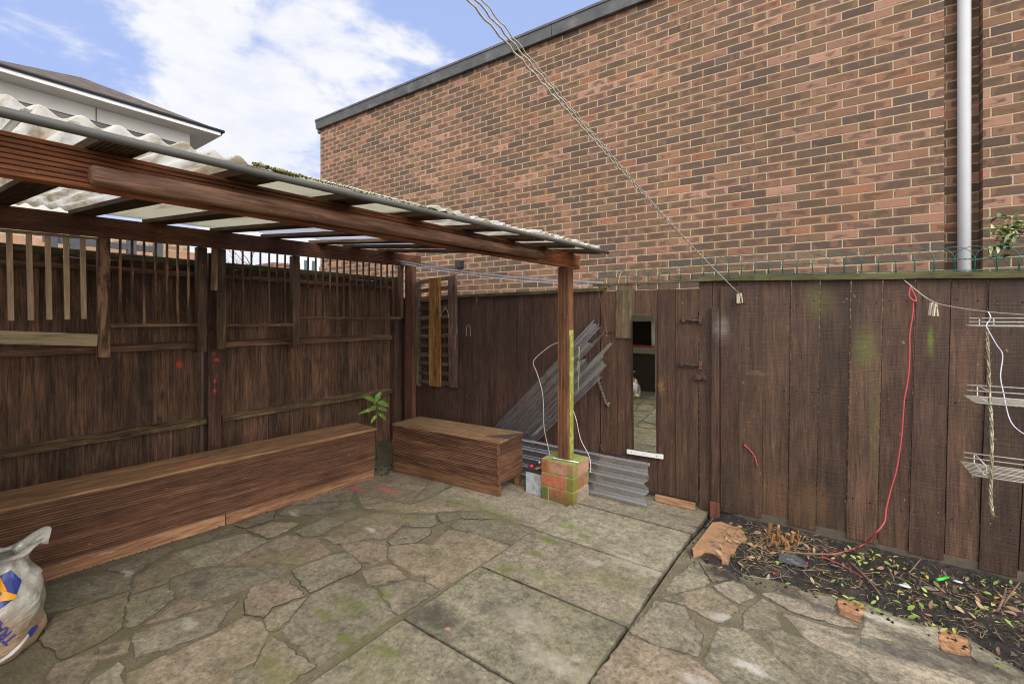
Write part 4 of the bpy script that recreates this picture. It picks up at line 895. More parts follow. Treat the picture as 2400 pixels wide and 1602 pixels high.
# mirror and things on the fence
mw, mh_ = .191, 1.13
mo = empty('wall_mirror', (-1.325, YR-.022, .40), 'tall narrow frameless mirror fixed to the gate reflecting the patio', 'mirror')
mb = MB(); mb.box((-mw/2, -.003, 0), (mw/2, .001, mh_)); o = mb.build('mirror_glass', M['mirror'], bevel=.001); o.parent = mo
mo.rotation_euler = (R(1.6), 0, R(-1.9))
a, c = onY(1472, 1053, YR), onY(1556, 1072, YR)
mb = MB(); mb.bar((a.x, YR-.02, a.z-.01), (c.x, YR-.02, c.z+.012), .02, .034)
o = mb.build('white_strip', M['white_metal'], bevel=.001); tag(o, 'short white metal strip with two screw holes under the mirror', 'metal strip')
for u in (.14, .83):
    mb = MB(); p = Vector((a.x, YR-.031, a.z-.01)).lerp(Vector((c.x, YR-.031, c.z+.012)), u); mb.tube([p, p+Vector((0, .002, 0))], .004, 8)
    mb.build('screw_hole', M['black'], o)
a, c = onY(1538, 1163, YR-.012), onY(1631, 1184, YR-.012)
mb = MB(); mb.bar((a.x, YR-.03, a.z), (c.x, YR-.035, c.z), .02, .052); tag(mb.build('kick_board', M['orange_wood'], bevel=.002), 'bare orange board lying against the bottom of the gate', 'board')
# coil spring on the gate edge
a, c = onY(1401, 888, YR-.02), onY(1421, 945, YR-.02); mb = MB(); pts = []
d = c-a
for i in range(220):
    t = i/219; ang = t*2*math.pi*17; p = a+d*t; pts.append((p.x+math.cos(ang)*.011, p.y+math.sin(ang)*.009, p.z+.004*math.cos(ang)))
mb.tube([tuple(a+Vector((-.012, .0, .035))), tuple(a+Vector((-.002, .0, .02)))]+pts, .0022, 5)
mb.tube([tuple(c), tuple(c+Vector((.02, 0, -.005))), tuple(c+Vector((.03, 0, .01)))], .008, 6); mb.tube([tuple(c), tuple(c+Vector((.024, 0, -.025)))], .007, 6)
tag(mb.build('coil_spring', plain('grey_spring', (.2, .17, .15), .6, .3)), 'rusty grey coil spring hung at the hinge edge of the gate', 'spring')

# slatted panel hung by the corner post
sl = empty('slatted_panel', (-3.8, YR-.04, .7), 'old slatted timber panel with a rusty orange middle board hung beside the corner post', 'slatted panel')
xl0, xl1 = XofY(975.6, YR-.03), XofY(984, YR-.03); xr0, xr1 = XofY(1050, YR-.05), XofY(1066.5, YR-.05); xm0, xm1 = XofY(1006, YR-.05), XofY(1032.5, YR-.05)
mb = MB(); mb.box((xl0, YR-.045, .70), (xl1, YR-.005, 1.925)); mb.build('stile', M['grey_wood'], sl, bevel=.002)
mb = MB(); mb.hexa([(xr0+.01, YR-.055, .735), (xr1+.01, YR-.055, .735), (xr1+.01, YR-.012, .735), (xr0+.01, YR-.012, .735), (xr0, YR-.055, 1.965), (xr1, YR-.055, 1.975), (xr1, YR-.012, 1.975), (xr0, YR-.012, 1.965)]); mb.build('stile', wood('reddish_worn_stile', (.05, .025, .02), (.13, .07, .055), (.24, .17, .12), 'Z', .85, wear=.5, wearcol=(.3, .23, .12), fine=2), sl, bevel=.003)
mb = MB(); mb.hexa([(xm0+.008, YR-.062, .725), (xm1+.008, YR-.062, .725), (xm1+.008, YR-.04, .725), (xm0+.008, YR-.04, .725), (xm0, YR-.062, 1.955), (xm1, YR-.062, 1.955), (xm1, YR-.04, 1.955), (xm0, YR-.04, 1.955)]); mb.build('middle_board', M['rust_plank'], sl, bevel=.003)
for i in range(12):
    z = .735+i*.1055; t = .018*(i/11)
    mb = MB(); mb.hexa([(xl1-.01, YR-.038, z), (xr0+.01, YR-.038, z+.012+t), (xr0+.01, YR-.02, z+.012+t), (xl1-.01, YR-.02, z), (xl1-.01, YR-.038, z+.045), (xr0+.01, YR-.038, z+.057+t), (xr0+.01, YR-.02, z+.057+t), (xl1-.01, YR-.02, z+.045)])
    mb.build('slat', M['grey_slat'], sl, bevel=.002)

# clear corrugated sheets
def corrsheet(mb, o, u, v, nrm, L, Wd, per, amp, nu=24, top=None, bot=None):
    o, u, v, nrm = Vector(o), Vector(u).normalized(), Vector(v).normalized(), Vector(nrm).normalized()
    nv = int(Wd/per*12); vs = []
    for j in range(nv+1):
        w = Wd*j/nv; a0 = bot(w) if bot else 0; a1 = L+(top(w) if top else 0)
        for i in range(nu+1):
            l = a0+(a1-a0)*i/nu; vs.append(o+u*l+v*w+nrm*amp*math.sin(2*math.pi*w/per))
    mb.add(vs, [(j*(nu+1)+i, j*(nu+1)+i+1, (j+1)*(nu+1)+i+1, (j+1)*(nu+1)+i) for j in range(nv) for i in range(nu)], smooth=True)
s2 = 1/math.sqrt(2)
def torn(w):
    k = w/.41
    return (-.16 if .24 < k < .34 else 0)+(-.30 if .40 < k < .60 else 0)+(-.06 if k > .9 else 0)+.04*mn.noise(Vector((w*60, 0, 0)))-.25*(k-.1 if k > .66 else 0)
mb = MB(); corrsheet(mb, (-3.2, 3.60, .05), (s2, .02, s2), (s2, 0, -s2), (0, -1, 0), 2.02, .41, .076, .012, 30, torn)
tag(mb.build('leaning_sheet', M['clear_dirty'], recalc=False), 'torn grimy clear corrugated sheet leaning diagonally behind the front post', 'corrugated sheet')
tp_ = lambda w: .012*math.sin(w*60)+.02*mn.noise(Vector((w*30, 3, 0)))
mb = MB(); corrsheet(mb, (-2.75, 3.49, .015), (1, 0, 0), (0, .28, .96), (0, -.96, .28), 1.50, .345, .076, .0135, 30, tp_)
tag(mb.build('low_sheet', M['clear'], recalc=False), 'clear corrugated sheet standing on edge behind the brick pier', 'corrugated sheet')
mb = MB(); A, B = Vector((-4.37, 3.45, 2.20)), Vector((-1.70, YR, 1.80))
uu = (B-A).normalized(); sv = Vector((uu.y, -uu.x, 0)).normalized()
vs = []; nu, nv = 26, 20
for j in range(nv+1):
    for i in range(nu+1):
        t = i/nu; w = (j/nv-.5)*.15; p = A.lerp(B, t)+Vector((0, 0, -.05*math.sin(t*math.pi)))
        vs.append(p+sv*w*.8+Vector((0, 0, .014*math.sin(w/.076*2*math.pi+.8)+w*.35)))
mb.add(vs, [(j*(nu+1)+i, j*(nu+1)+i+1, (j+1)*(nu+1)+i+1, (j+1)*(nu+1)+i) for j in range(nv) for i in range(nu)], smooth=True)
tag(mb.build('clear_strip', M['clear_new'], recalc=False), 'narrow clear corrugated strip sloping from the pergola down onto the fence cap', 'corrugated sheet')

# ------------------------------------------------------------------ brick pier (bricks on edge, real bricks)
pe = empty('brick_pier', (-1.875, 3.34, 0), 'short mossy brick pier of three courses carrying the front post', 'pier')
PX0, PX1, PY0, PY1 = -2.03, -1.726, 3.205, 3.475
bk = [(.33, .105, .052), (.32, .16, .1), (.25, .085, .04), (.2, .15, .1), (.34, .18, .12), (.25, .11, .055)]
def brickpiermat():
    m, nt, b_, out = newmat('pier_brick')
    oc = obco(nt); t = nd(nt, 'ShaderNodeAttribute', attribute_name='tint').outputs['Color']
    n1 = noise(nt, oc, 22, 6, .7)
    c = mix(nt, 1.0, t, ramp(nt, n1, [(.3, .6), (.7, 1.25)]), 'MULTIPLY')
    c = mix(nt, 1.0, c, ramp(nt, noise(nt, oc, 200, 3, .7), [(.3, .75), (.7, 1.2)]), 'MULTIPLY')
    c = stains(nt, c, oc, [((-1.74, 3.2, .15), (.07, .12, .2), (.11, .14, .015), .75, .1), ((-2.0, 3.2, .05), (.06, .1, .09), (.07, .1, .015), .85, .08), ((-1.75, 3.3, .33), (.09, .13, .03), (.16, .2, .02), .8, .08), ((-1.85, 3.2, .02), (.2, .1, .05), (.09, .07, .02), .7, .08)])
    setc(nt, b_, c, .85); bump(nt, b_, mathn(nt, 'ADD', n1, noise(nt, oc, 120, 4)), .6, .006); return m
mb = MB()
for cidx in range(3):
    z0, z1 = .113*cidx+.004, .113*cidx+.105
    cc = bk[cidx % 6]
    if cidx % 2: segs = [((PX0, PY0), (PX1-.073, PY0+.065), bk[0]), ((PX1-.063, PY0), (PX1, PY1-.075), bk[2]), ((PX0+.073, PY1-.065), (PX1, PY1), (.16, .13, .06)), ((PX0, PY0+.075), (PX0+.063, PY1), bk[4])]
    else: segs = [((PX0+.075, PY0), (PX1, PY0+.065), bk[1] if cidx else bk[2]), ((PX0, PY0), (PX0+.065, PY1-.075), bk[2] if cidx else (.13, .09, .05)), ((PX1-.065, PY0+.075), (PX1, PY1), bk[4] if cidx else (.24, .19, .15)), ((PX0, PY1-.065), (PX1-.075, PY1), bk[5])]
    for (a0, a1, col) in segs:
        mb.box((a0[0], a0[1], z0), (a1[0], a1[1], z1), col=col)
mb.build('bricks', brickpiermat(), pe, bevel=.005)
mb = MB(); mb.box((PX0+.006, PY0+.006, 0), (PX1-.006, PY1-.006, .3375)); mb.build('mortar', plain('mossy_mortar', (.3, .28, .16), .95, 0, .4, 20, .5, (.18, .22, .025), .42, .55), pe)
a, c = onZ(1297, 1073, .349), onZ(1356, 1083, .349)
mb = MB(); mb.tube([a+Vector((-.004, 0, .012)), a, a.lerp(c, .5), c], [.003, .005, .005, .005], 8); tag(mb.build('metal_rod', M['alu']), 'thin bent aluminium rod lying on the brick pier', 'rod')
# car battery
cb = empty('car_battery', (-2.12, 3.34, 0), 'grey car battery with a black top and red terminal beside the pier', 'battery')
mb = MB(); BX0, BX1, BY0, BY1 = -2.205, -2.045, 3.236, 3.45
mb.box((BX0, BY0, 0), (BX1, BY1, .185))
for k in range(9):
    x = BX0+.012+k*.017; mb.box((x, BY0-.003, .01), (x+.007, BY0+.001, .08))
mb.build('case', M['battery'], cb, bevel=.003)
mb = MB(); mb.box((BX0-.004, BY0-.004, .186), (BX1+.004, BY1+.004, .212)); mb.box((BX0+.05, BY0+.06, .212), (BX1-.02, BY1-.03, .222))
for k in range(3): mb.tube([(BX0+.1, BY0+.08+k*.05, .222), (BX0+.1, BY0+.08+k*.05, .23)], .014, 12)
mb.build('lid', M['black'], cb, bevel=.003)
mb = MB(); mb.tube([(BX0+.03, BY0+.045, .21), (BX0+.03, BY0+.045, .235)], [.017, .014], 12); mb.build('terminal_cap', M['redp'], cb)
mb = MB(); mb.tube([(BX0+.03, BY1-.045, .21), (BX0+.03, BY1-.045, .23)], [.012, .01], 12); mb.build('terminal', M['alu'], cb)
mb = MB(); mb.bar((-2.11, 3.24, .222), (-2.035, 3.40, .236), .03, .008); tag(mb.build('wood_splinter', M['orange_wood']), 'small orange splinter of wood wedged between the battery and pier', 'splinter')

# ------------------------------------------------------------------ benches
# long bench, local frame: +y towards the far end, +x towards the patio
BA = Vector((-3.673, .528, 0)); BB = Vector((-3.548, 2.690, 0)); ang = math.atan2(-(BB-BA).x, (BB-BA).y)
def box_bench(name, label, origin, rotz, L, D, H, zp, mats, back_legs=False, over=.010):
    # local: far end at y=0, runs to y=-L; front face at x=0, back at x=-D
    e = empty(name, origin, label, 'bench'); e.rotation_euler = (0, 0, rotz)
    def put(mb, nm, mat, bev=0.0, par=e):
        o = mb.build(nm, mat, bevel=bev); o.parent = par; return o
    nb = 3; hh = (H-.018-zp)/nb
    mb = MB()
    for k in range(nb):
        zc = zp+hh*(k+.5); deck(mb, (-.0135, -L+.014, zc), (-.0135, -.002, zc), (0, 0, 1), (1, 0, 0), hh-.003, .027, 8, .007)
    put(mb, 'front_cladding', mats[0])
    mb = MB()
    for k in range(nb):
        zc = zp+hh*(k+.5)
        deck(mb, (-D, .0005, zc), (-.029, .0005, zc), (0, 0, 1), (0, 1, 0), hh-.003, .027, 8, .007)
    put(mb, 'end_cladding', mats[1])
    mb = MB()
    for k in range(nb):
        zc = zp+hh*(k+.5); deck(mb, (-D, -L, zc), (-.029, -L, zc), (0, 0, 1), (0, -1, 0), hh-.003, .027, 8, .007)
    put(mb, 'end_cladding', mats[1])
    mb = MB(); mb.box((-D, -L, zp), (-D+.02, .0, H-.02)); mb.box((-D+.02, -L+.02, zp+.01), (-.03, -.02, zp+.02)); put(mb, 'back_board', mats[0])
    mb = MB(); nw = 3; w = (D+over)/nw
    for k in range(nw): mb.box((-D+k*w+.001, -L-.006, H-.017), (-D+(k+1)*w-.001, .016, H+random.uniform(-.0008, .0008)))
    put(mb, 'lid', mats[2], .0015)
    return e, put
eb, put = box_bench('long_bench', 'long low reeded wooden bench box in front of the left fence', BB+Vector((.010, 0, 0)), ang, 2.85, .37, .4715, .085, (M['bench'], M['box_side'], M['bench_top']))
for y0, y1 in ((-1.24, -.002), (-2.8, -1.245)):
    mb = MB(); mb.box((-.034, y0, 0), (-.010, y1, .083)); put(mb, 'plinth', M['plinth'], .0015)
for y_ in (-.05, -2.7): mb = MB(); mb.box((-.35, y_, 0), (-.31, y_+.04, .085)); put(mb, 'leg', M['plinth'])
# short bench
o2 = Vector((-2.31, 3.008, 0)); d2 = Vector((-1.25, -.092)).normalized()
# reuse the frame: far end (local y=0) is its right-hand end, front face looks to -Y
def box2():
    H, zp, L, D = .472, .11, 1.25, .375
    e = empty('short_bench', o2, 'short reeded wooden bench box standing across the corner by the battery', 'bench'); e.rotation_euler = (0, 0, math.atan2(.092, 1.25))
    def put(mb, nm, mat, bev=0.0): o = mb.build(nm, mat, bevel=bev); o.parent = e; return o
    # local: right front corner at origin, runs to -x, depth +y
    nb = 3; hh = (H-.018-zp)/nb
    mb = MB()
    for k in range(nb):
        zc = zp+hh*(k+.5); deck(mb, (-.030, .0135, zc), (-L, .0135, zc), (0, 0, 1), (0, -1, 0), hh-.003, .027, 8, .007)
    put(mb, 'front_cladding', M['box_side'])
    mb = MB()
    for k in range(nb):
        zc = zp+hh*(k+.5)
        deck(mb, (-.0135, .006, zc), (-.0135, D, zc), (0, 0, 1), (1, 0, 0), hh-.003, .027, 8, .007)
    put(mb, 'end_cladding', M['box_end'])
    mb = MB()
    for k in range(nb):
        zc = zp+hh*(k+.5); deck(mb, (-L-.0025, D, zc), (-L-.0025, .028, zc), (0, 0, 1), (-1, 0, 0), hh-.003, .027, 8, .007)
    put(mb, 'end_cladding', M['box_end'])
    mb = MB(); mb.box((-.0285, -.004, zp-.002), (-.004, .004, H-.02)); put(mb, 'corner_trim', M['box_end'], .001)
    mb = MB(); mb.box((-L, D-.02, zp), (-.03, D, H-.02)); put(mb, 'back_board', M['box_side'])
    mb = MB(); nw = 3; w = (D+.008)/nw
    for k in range(nw): mb.box((-L-.004, -.006+k*w+.001, H-.017), (.002, -.006+(k+1)*w-.001, H+random.uniform(-.0008, .0008)))
    put(mb, 'lid', M['box_top'], .0015)
    mb = MB(); mb.box((-L-.01, .012, 0), (-.012, .045, zp)); put(mb, 'plinth', M['box_plinth'], .002)
    mb = MB(); mb.box((-.055, D-.06, 0), (-.012, D-.015, zp)); put(mb, 'leg', M['box_plinth'], .002)
    mb = MB(); mb.box((-L+.01, D-.06, 0), (-L+.05, D-.015, zp)); put(mb, 'leg', M['box_plinth'], .002)
    mb = MB(); mb.hexa([(-.26, .006, H+.003), (.012, .30, H+.003), (.012, D+.005, H+.003), (-.02, D, H+.003), (-.26, .006, H+.010), (.012, .30, H+.011), (.012, D+.005, H+.012), (-.02, D, H+.010)]) if False else None
    return e
box2()
# a frayed strip of carpet/underlay on the short bench corner
mb = MB(); 
for k in range(7):
    pts = [Vector((-2.50+.03*k, 3.06+.004*k, .476)), Vector((-2.42+.02*k, 3.16+.01*k, .477)), Vector((-2.34+.008*k, 3.27+.01*k, .479)), Vector((-2.285+.002*k, 3.34+.006*k, .480))]
    mb.tube(smoothpts([p+Vector((random.uniform(-.006, .006), 0, 0)) for p in pts], 4), .0028, 5)
mb.tube([(-2.285, 3.34, .48), (-2.268, 3.36, .482), (-2.262, 3.37, .462), (-2.275, 3.37, .445)], .009, 8)
tag(mb.build('frayed_cord', plain('dark_frayed_cord', (.05, .032, .025), .9, 0, .5, 60, .4)), 'dark frayed cord lying over the corner of the short bench lid', 'cord')
# stack of bricks between bench and fence
for k in range(4):
    z0 = .0+k*.068; mb = MB(); mb.box((-3.70, 3.02, z0), (-3.60, 3.235, z0+.065), col=(.3, .12, .07) if k > 2 else (.1, .07, .05))
    o = mb.build('loose_brick', brickpiermat() if k == 0 else bpy.data.materials['pier_brick.001'], bevel=.003, origin=Vector((-3.66, 3.1, z0)), rotz=.02*k)
    tag(o, ['brick at the bottom of the small stack left of the short bench', 'second brick up in the small stack left of the short bench', 'third brick up in the small stack left of the short bench', 'orange brick topmost in the small stack left of the short bench'][k], 'brick', 'bricks stacked behind the short bench')

# ------------------------------------------------------------------ brick building behind
BO = Vector((0, 4.83, 0)); BRZ = math.atan(.0333)
bb = empty('brick_building', BO, 'large flat roofed brick building with grey coping rising behind the fence', 'building'); bb.rotation_euler = (0, 0, BRZ)
def putb(mb, nm, mat, bev=0): o = mb.build(nm, mat, bevel=bev); o.parent = bb; return o
def bx_(px, Y=0.0): # local x on the wall plane for a pixel column
    r = ray(px, 0); den = r[1]-.0333*r[0]; t = 4.83/den; return r[0]*t/math.cos(BRZ)
xl = bx_(751); r0 = bx_(2213); r1 = bx_(2304)
ZT = 4.875
mb = MB(); mb.box((xl, 0, -.05), (r0, .5, ZT)); mb.box((r0-.1, .11, -.05), (r1+.1, .6, ZT-.002)); mb.box((r1, .002, -.05), (6.0, .5, ZT)); mb.box((xl+.004, .4, -.05), (6, 8, ZT-.02))
putb(mb, 'wall', M['brick'])
mb = MB(); xx = xl-.05
while xx < 6.05:
    x2 = min(xx+2.4, 6.05)
    mb.hexa([(xx+.003, -.055, ZT-.012), (x2-.003, -.055, ZT-.012), (x2-.003, -.02, ZT-.012), (xx+.003, -.02, ZT-.012), (xx+.003, -.075, ZT+.12), (x2-.003, -.075, ZT+.12), (x2-.003, .3, ZT+.14), (xx+.003, .3, ZT+.14)])
    mb.box((xx+.003, -.085, ZT+.118), (x2-.003, -.03, ZT+.15))
    xx = x2
putb(mb, 'coping', M['coping'], .004)
mb = MB(); mb.box((xl-.12, .02, ZT-.04), (xl, .3, ZT+.06)); mb.box((xl-.08, .1, ZT+.1), (xl+.3, .4, ZT+.16)); putb(mb, 'gutter_end', M['coping'])
xpx = bx_(2264)
dp = empty('downpipe', (0, 0, 0), 'thick light grey plastic downpipe in the recess of the brick wall', 'downpipe')
Mb = Matrix.Translation(BO) @ Matrix.Rotation(BRZ, 4, 'Z')
mb = MB(); p0 = Mb @ Vector((xpx, .055, -.05)); p1 = Mb @ Vector((xpx, .055, ZT-.1)); mb.tube([p0, p1], .040, 32); o = mb.build('pipe', M['pvc_grey'], dp)
vp = Mb @ Vector((bx_(1080), -.03, 1.5+(745-611)/FP*5.9))
mb = MB(); mb.box(tuple(vp-Vector((.055, .03, .05))), tuple(vp+Vector((.055, .03, .05)))); mb.box(tuple(vp-Vector((.045, .036, .03))), tuple(vp+Vector((.045, -.03, .03)))); tag(mb.build('wall_vent', M['black']), 'small dark vent box on the brick wall above the slatted panel', 'vent')
for (py0, py1, rr) in ((350, 372, .09), (394, 405, .06)):
    z = 1.5+(745-(py0+py1)/2)/FP*8.15; q0 = Mb @ Vector((xl-.02, .25, z))
    mb = MB(); mb.tube([q0, q0-Vector((.05, 0, 0))], [rr, rr*.6], 20); tag(mb.build('wall_lamp', M['coping']), 'small grey round fitting on the far side wall, upper of two' if rr > .08 else 'small grey fitting on the far side wall, lower of two', 'wall fitting')

# ------------------------------------------------------------------ background on the left
wb = empty('white_clad_building', (-20, 6, 0), 'white clad building with dark hipped tiled roof seen over the pergola', 'building')
EX, EY, EZ = -19.25, 7.52, 8.62
mb = MB(); mb.box((-27, -14, 8.0), (-20, 6.77, 8.45)); mb.box((-26, -14, 0), (-21.6, 4.2, 8.0)); mb.build('wall', M['cladding'], wb)
mb = MB()
for yy in (.6, 1.75, 4.1, -2.0): mb.box((-19.995, yy-.012, 8.0), (-19.985, yy+.012, 8.45))
mb.box((-20.02, -14, 7.975), (-19.985, 6.78, 8.0)); mb.build('panel_joint', M['black_gutter'], wb)
mb = MB(); mb.box((-27, -14, 8.45), (EX+.02, EY-.02, 8.50)); mb.build('soffit', M['cladding'], wb)
mb = MB(); mb.box((EX, -14, 8.46), (EX+.04, EY+.04, 8.60)); mb.box((-27, EY, 8.46), (EX+.04, EY+.04, 8.60)); mb.build('fascia', M['white_paint'], wb)
mb = MB(); mb.tube([(EX+.08, -14, 8.62), (EX+.08, EY+.1, 8.62)], .055, 8); mb.tube([(-27, EY+.08, 8.62), (EX+.1, EY+.08, 8.62)], .055, 8); mb.build('gutter', M['black_gutter'], wb)
mb = MB()
ec, pk, rl, el = Vector((EX+.06, EY+.06, 8.64)), Vector((-22.55, 4.22, 10.3)), Vector((-22.55, -14, 7.6)), Vector((EX+.06, -14, 8.64))
rl = Vector((-22.55, 2.23, 9.93)) + (Vector((-22.55, 2.23, 9.93))-pk)*7
bk_ = Vector((-26, EY+.06, 8.64)); bl_ = Vector((-26, -14, 8.6))
rl.z = max(rl.z, 8.0)
mb.add([ec, pk, rl, el, bk_, bl_], [(0, 1, 2, 3), (0, 4, 1), (4, 5, 2, 1)]); mb.build('roof', M['tiles'], wb)
# tan brick house with ridge tiles behind the left fence
th = empty('tan_brick_house', (-9, 1, 0), 'pale tan brick house wall glimpsed between the left trellis strips', 'house')
mb = MB(); y1 = YofX(440, -9); mb.box((-12, -8, 0), (-9, y1, 2.95)); mb.build('wall', M['brick_tan'], th)
mb = MB(); a = onX(0, 600, -7.5); mb.box((-7.6, -4, 2.25), (-7.4, YofX(470, -7.5), 2.42)); tag(mb.build('tile_ledge', plain('faded_tiles', (.34, .2, .13), .9, 0, .3, 4, .3, (.42, .3, .22), .5, .65)), 'orange tiled ledge behind the mossy cap of the left fence', 'ledge')
mb = MB(); yy = YofX(118, -6.8)
tb = empty('blue_trellis', (-6.8, 1, 0), 'dark blue garden trellis standing beyond the left fence', 'trellis')
for pz in (560, 588): 
    z = 1.5+(745-pz)/FP*(6.8/1.39)
mb.box((-6.82, YofX(100, -6.8), 2.30), (-6.78, YofX(375, -6.8), 2.37)); mb.build('rail', M['blue_wood'], tb)
for px in (122, 175, 308, 370):
    mb = MB(); y = YofX(px, -6.8); mb.box((-6.84, y-.04, 0), (-6.76, y+.04, 2.42)); mb.build('post', M['blue_wood'], tb)
# brick house with white window
bh = empty('red_brick_house', (-12, 9, 0), 'red brick house with a white window beyond the corner of the fence', 'house')
XH = -12.0
ya, yb_ = YofX(640, XH), YofX(760, XH)
mb = MB(); mb.box((-15, ya, 0), (XH, yb_, 2.95)); mb.build('wall', M['brick_far'], bh)
y0w, y1w = YofX(706, XH+.05), YofX(748, XH+.05); zc0, zc1 = 1.5+(745-645)/FP*XH/ray(725, 0)[0], 1.5+(745-604)/FP*XH/ray(725, 0)[0]
mb = MB(); mb.box((XH+.003, y0w, zc0), (XH+.05, y1w, zc1)); wn_ = mb.build('window', M['white_paint'], bh)
mb = MB(); ym = (y0w+y1w)/2
mb.box((XH+.052, y0w+.08, zc0+.1), (XH+.056, ym-.04, zc1-.08)); mb.box((XH+.052, ym+.04, zc0+.1), (XH+.056, y1w-.08, zc1-.08)); mb.build('pane', M['glass_win'], wn_)
lt = empty('lean_to_roof', (-8, 4, 2.2), 'grey white lean-to roof just beyond the left fence', 'lean-to roof')
p = [onX(520, 632, -8.2), onX(800, 660, -8.2)]
mb = MB(); mb.hexa([p[0]+Vector((-1.2, 0, .05)), p[1]+Vector((-1.2, 0, .05)), p[1], p[0], p[0]+Vector((-1.2, 0, .12)), p[1]+Vector((-1.2, 0, .12)), p[1]+Vector((0, 0, .07)), p[0]+Vector((0, 0, .07))]); mb.build('panel', M['lead'], lt)
mb = MB(); mb.tube([p[0]+Vector((.05, 0, .02)), p[1]+Vector((.05, 0, .02))], .05, 8); mb.build('edge_trim', M['white_paint'], lt)
# bare tree
bt_ = empty('bare_tree', (-18, 14, 0), 'bare leafless tree far beyond the left fence', 'tree')
mb = MB(); base = Vector((-17.5, YofX(610, -17.5), 0)); mb.tube([base, base+Vector((0, 0, 2.4)), base+Vector((.1, .2, 3.2))], [.14, .11, .06], 8); mb.build('trunk', M['bark'], bt_)
mb = MB()
def branch(p, d, l, r, k):
    q = p+d*l; mb.tube([p, p.lerp(q, .5)+Vector((random.uniform(-.06, .06),)*3)*l, q], [r, r*.8, r*.55], 5)
    if k: 
        for _ in range(3): branch(q, (d+Vector((random.uniform(-.7, .7), random.uniform(-.9, .9), random.uniform(-.15, .6)))).normalized(), l*.68, r*.55, k-1)
for _ in range(6): branch(base+Vector((0, 0, random.uniform(1.8, 3))), Vector((random.uniform(-.4, .4), random.uniform(-1, 1), random.uniform(.15, .6))).normalized(), .9, .035, 3)
mb.build('branches', M['bark'], bt_)
# house wall beside the camera (outside the frame, seen only in the mirror)
hw = empty('house_back_wall', (-3, -.3, 0), 'rendered back wall of the house with a dark window, seen only in the mirror', 'house wall')
mb = MB(); mb.box((-4.6, -.55, 0), (-1.9, -.30, .66)); mb.build('lower_wall', plain('dark_wall', (.05, .042, .035), .8), hw)
mb = MB(); mb.box((-4.6, -.55, 1.22), (-1.9, -.28, 1.42)); mb.build('soffit_beam', M['render'], hw)
mb = MB(); mb.box((-4.5, -.5, .76), (-1.95, -.45, 1.22)); mb.build('window_pane', M['glass_dark'], hw)
mb = MB(); mb.box((-4.6, -.56, .66), (-1.9, -.27, .76)); mb.build('sill', M['render'], hw)
mb = MB(); mb.tube([(-4.6, -.29, .79), (-1.9, -.29, .79)], .014, 8); mb.build('red_bar', M['red_paint'], hw)
for xx_ in (-2.0, -2.95): mb = MB(); mb.box((xx_, -.44, .76), (xx_+.06, -.35, 1.22)); mb.build('window_post', M['white_paint'], hw)

# ------------------------------------------------------------------ sand bag
bag = empty('sand_bag', (-3.14, .253, 0), 'open clear plastic sand bag with blue and orange print by the long bench', 'bag')
def bagr(th, z):
    # th=0 faces the camera (+X)
    k = z/.40
    r = .215*(1-.10*max(0, k)**2) if z < .40 else .1935
    if z < .05: r *= .86+.14*math.sin(min(1, z/.05)*math.pi/2)
    if z > .20: r *= 1-.52*min(1, ((z-.20)/.19))**1.25
    r *= 1+.05*math.sin(th*2+.6)+.035*math.sin(th*3+z*14)+.02*math.sin(th*7-z*22)+.02*math.sin(th*4+z*30)
    return r
def bagp(th, z):
    r = bagr(th, z); lean = .05*max(0, (z-.2))/.3
    # the neck gathers to the far right and flares open
    return Vector((-3.14+math.cos(th)*r, .253+math.sin(th)*r*.96+lean*1.7, z+.012*math.sin(th*3)*min(1, z*5)))
mb = MB(); nt_, nz_ = 96, 60; vs = []
for j in range(nz_+1):
    z = .004+.375*j/nz_
    for i in range(nt_):
        th_ = 2*math.pi*i/nt_; p = bagp(th_, z)
        cr = mn.noise(Vector((math.cos(th_)*3, math.sin(th_)*3+z*6, z*9)))*.012*(1+1.5*(z > .3))
        cr -= .007*abs(mn.noise(Vector((math.cos(th_)*4+z*16, math.sin(th_)*4, z*6+4))))
        d = Vector((math.cos(th_), math.sin(th_), 0)); vs.append(p+d*cr)
# ragged flared mouth
for j in range(1, 11):
    for i in range(nt_):
        th_ = 2*math.pi*i/nt_; base_ = Vector(vs[nz_*nt_+i]); d = Vector((math.cos(th_), math.sin(th_), 0))
        f = j/10; up = .042*math.sin(f*1.7)*(1+.6*math.sin(th_*1+.9)+.25*math.sin(th_*4)); outw = .055*f*f*(1+.5*math.sin(th_*3+1))
        vs.append(base_+d*outw+Vector((0, .03*f*max(0, math.sin(th_)), up-.02*f*f*math.sin(th_*5))))
R_ = nz_+10
fs = [(j*nt_+i, j*nt_+(i+1) % nt_, (j+1)*nt_+(i+1) % nt_, (j+1)*nt_+i) for j in range(R_) for i in range(nt_)]+[tuple(range(nt_-1, -1, -1))]
mb.add(vs, fs, smooth=True); ob = mb.build('bag_skin', M['bag'], bag)
def on_bag(u, v, c_th, c_z, rot, off=.006):
    # u,v metres in the label plane; rot turns the label
    x = u*math.cos(rot)-v*math.sin(rot); y = u*math.sin(rot)+v*math.cos(rot)
    th_ = c_th+x/.205; z = c_z+y; p = bagp(th_, z); d = Vector((math.cos(th_), math.sin(th_), 0))
    cr = mn.noise(Vector((math.cos(th_)*3, math.sin(th_)*3+z*6, z*9)))*.012*(1+1.5*(z > .3))
    return p+d*(cr+off)
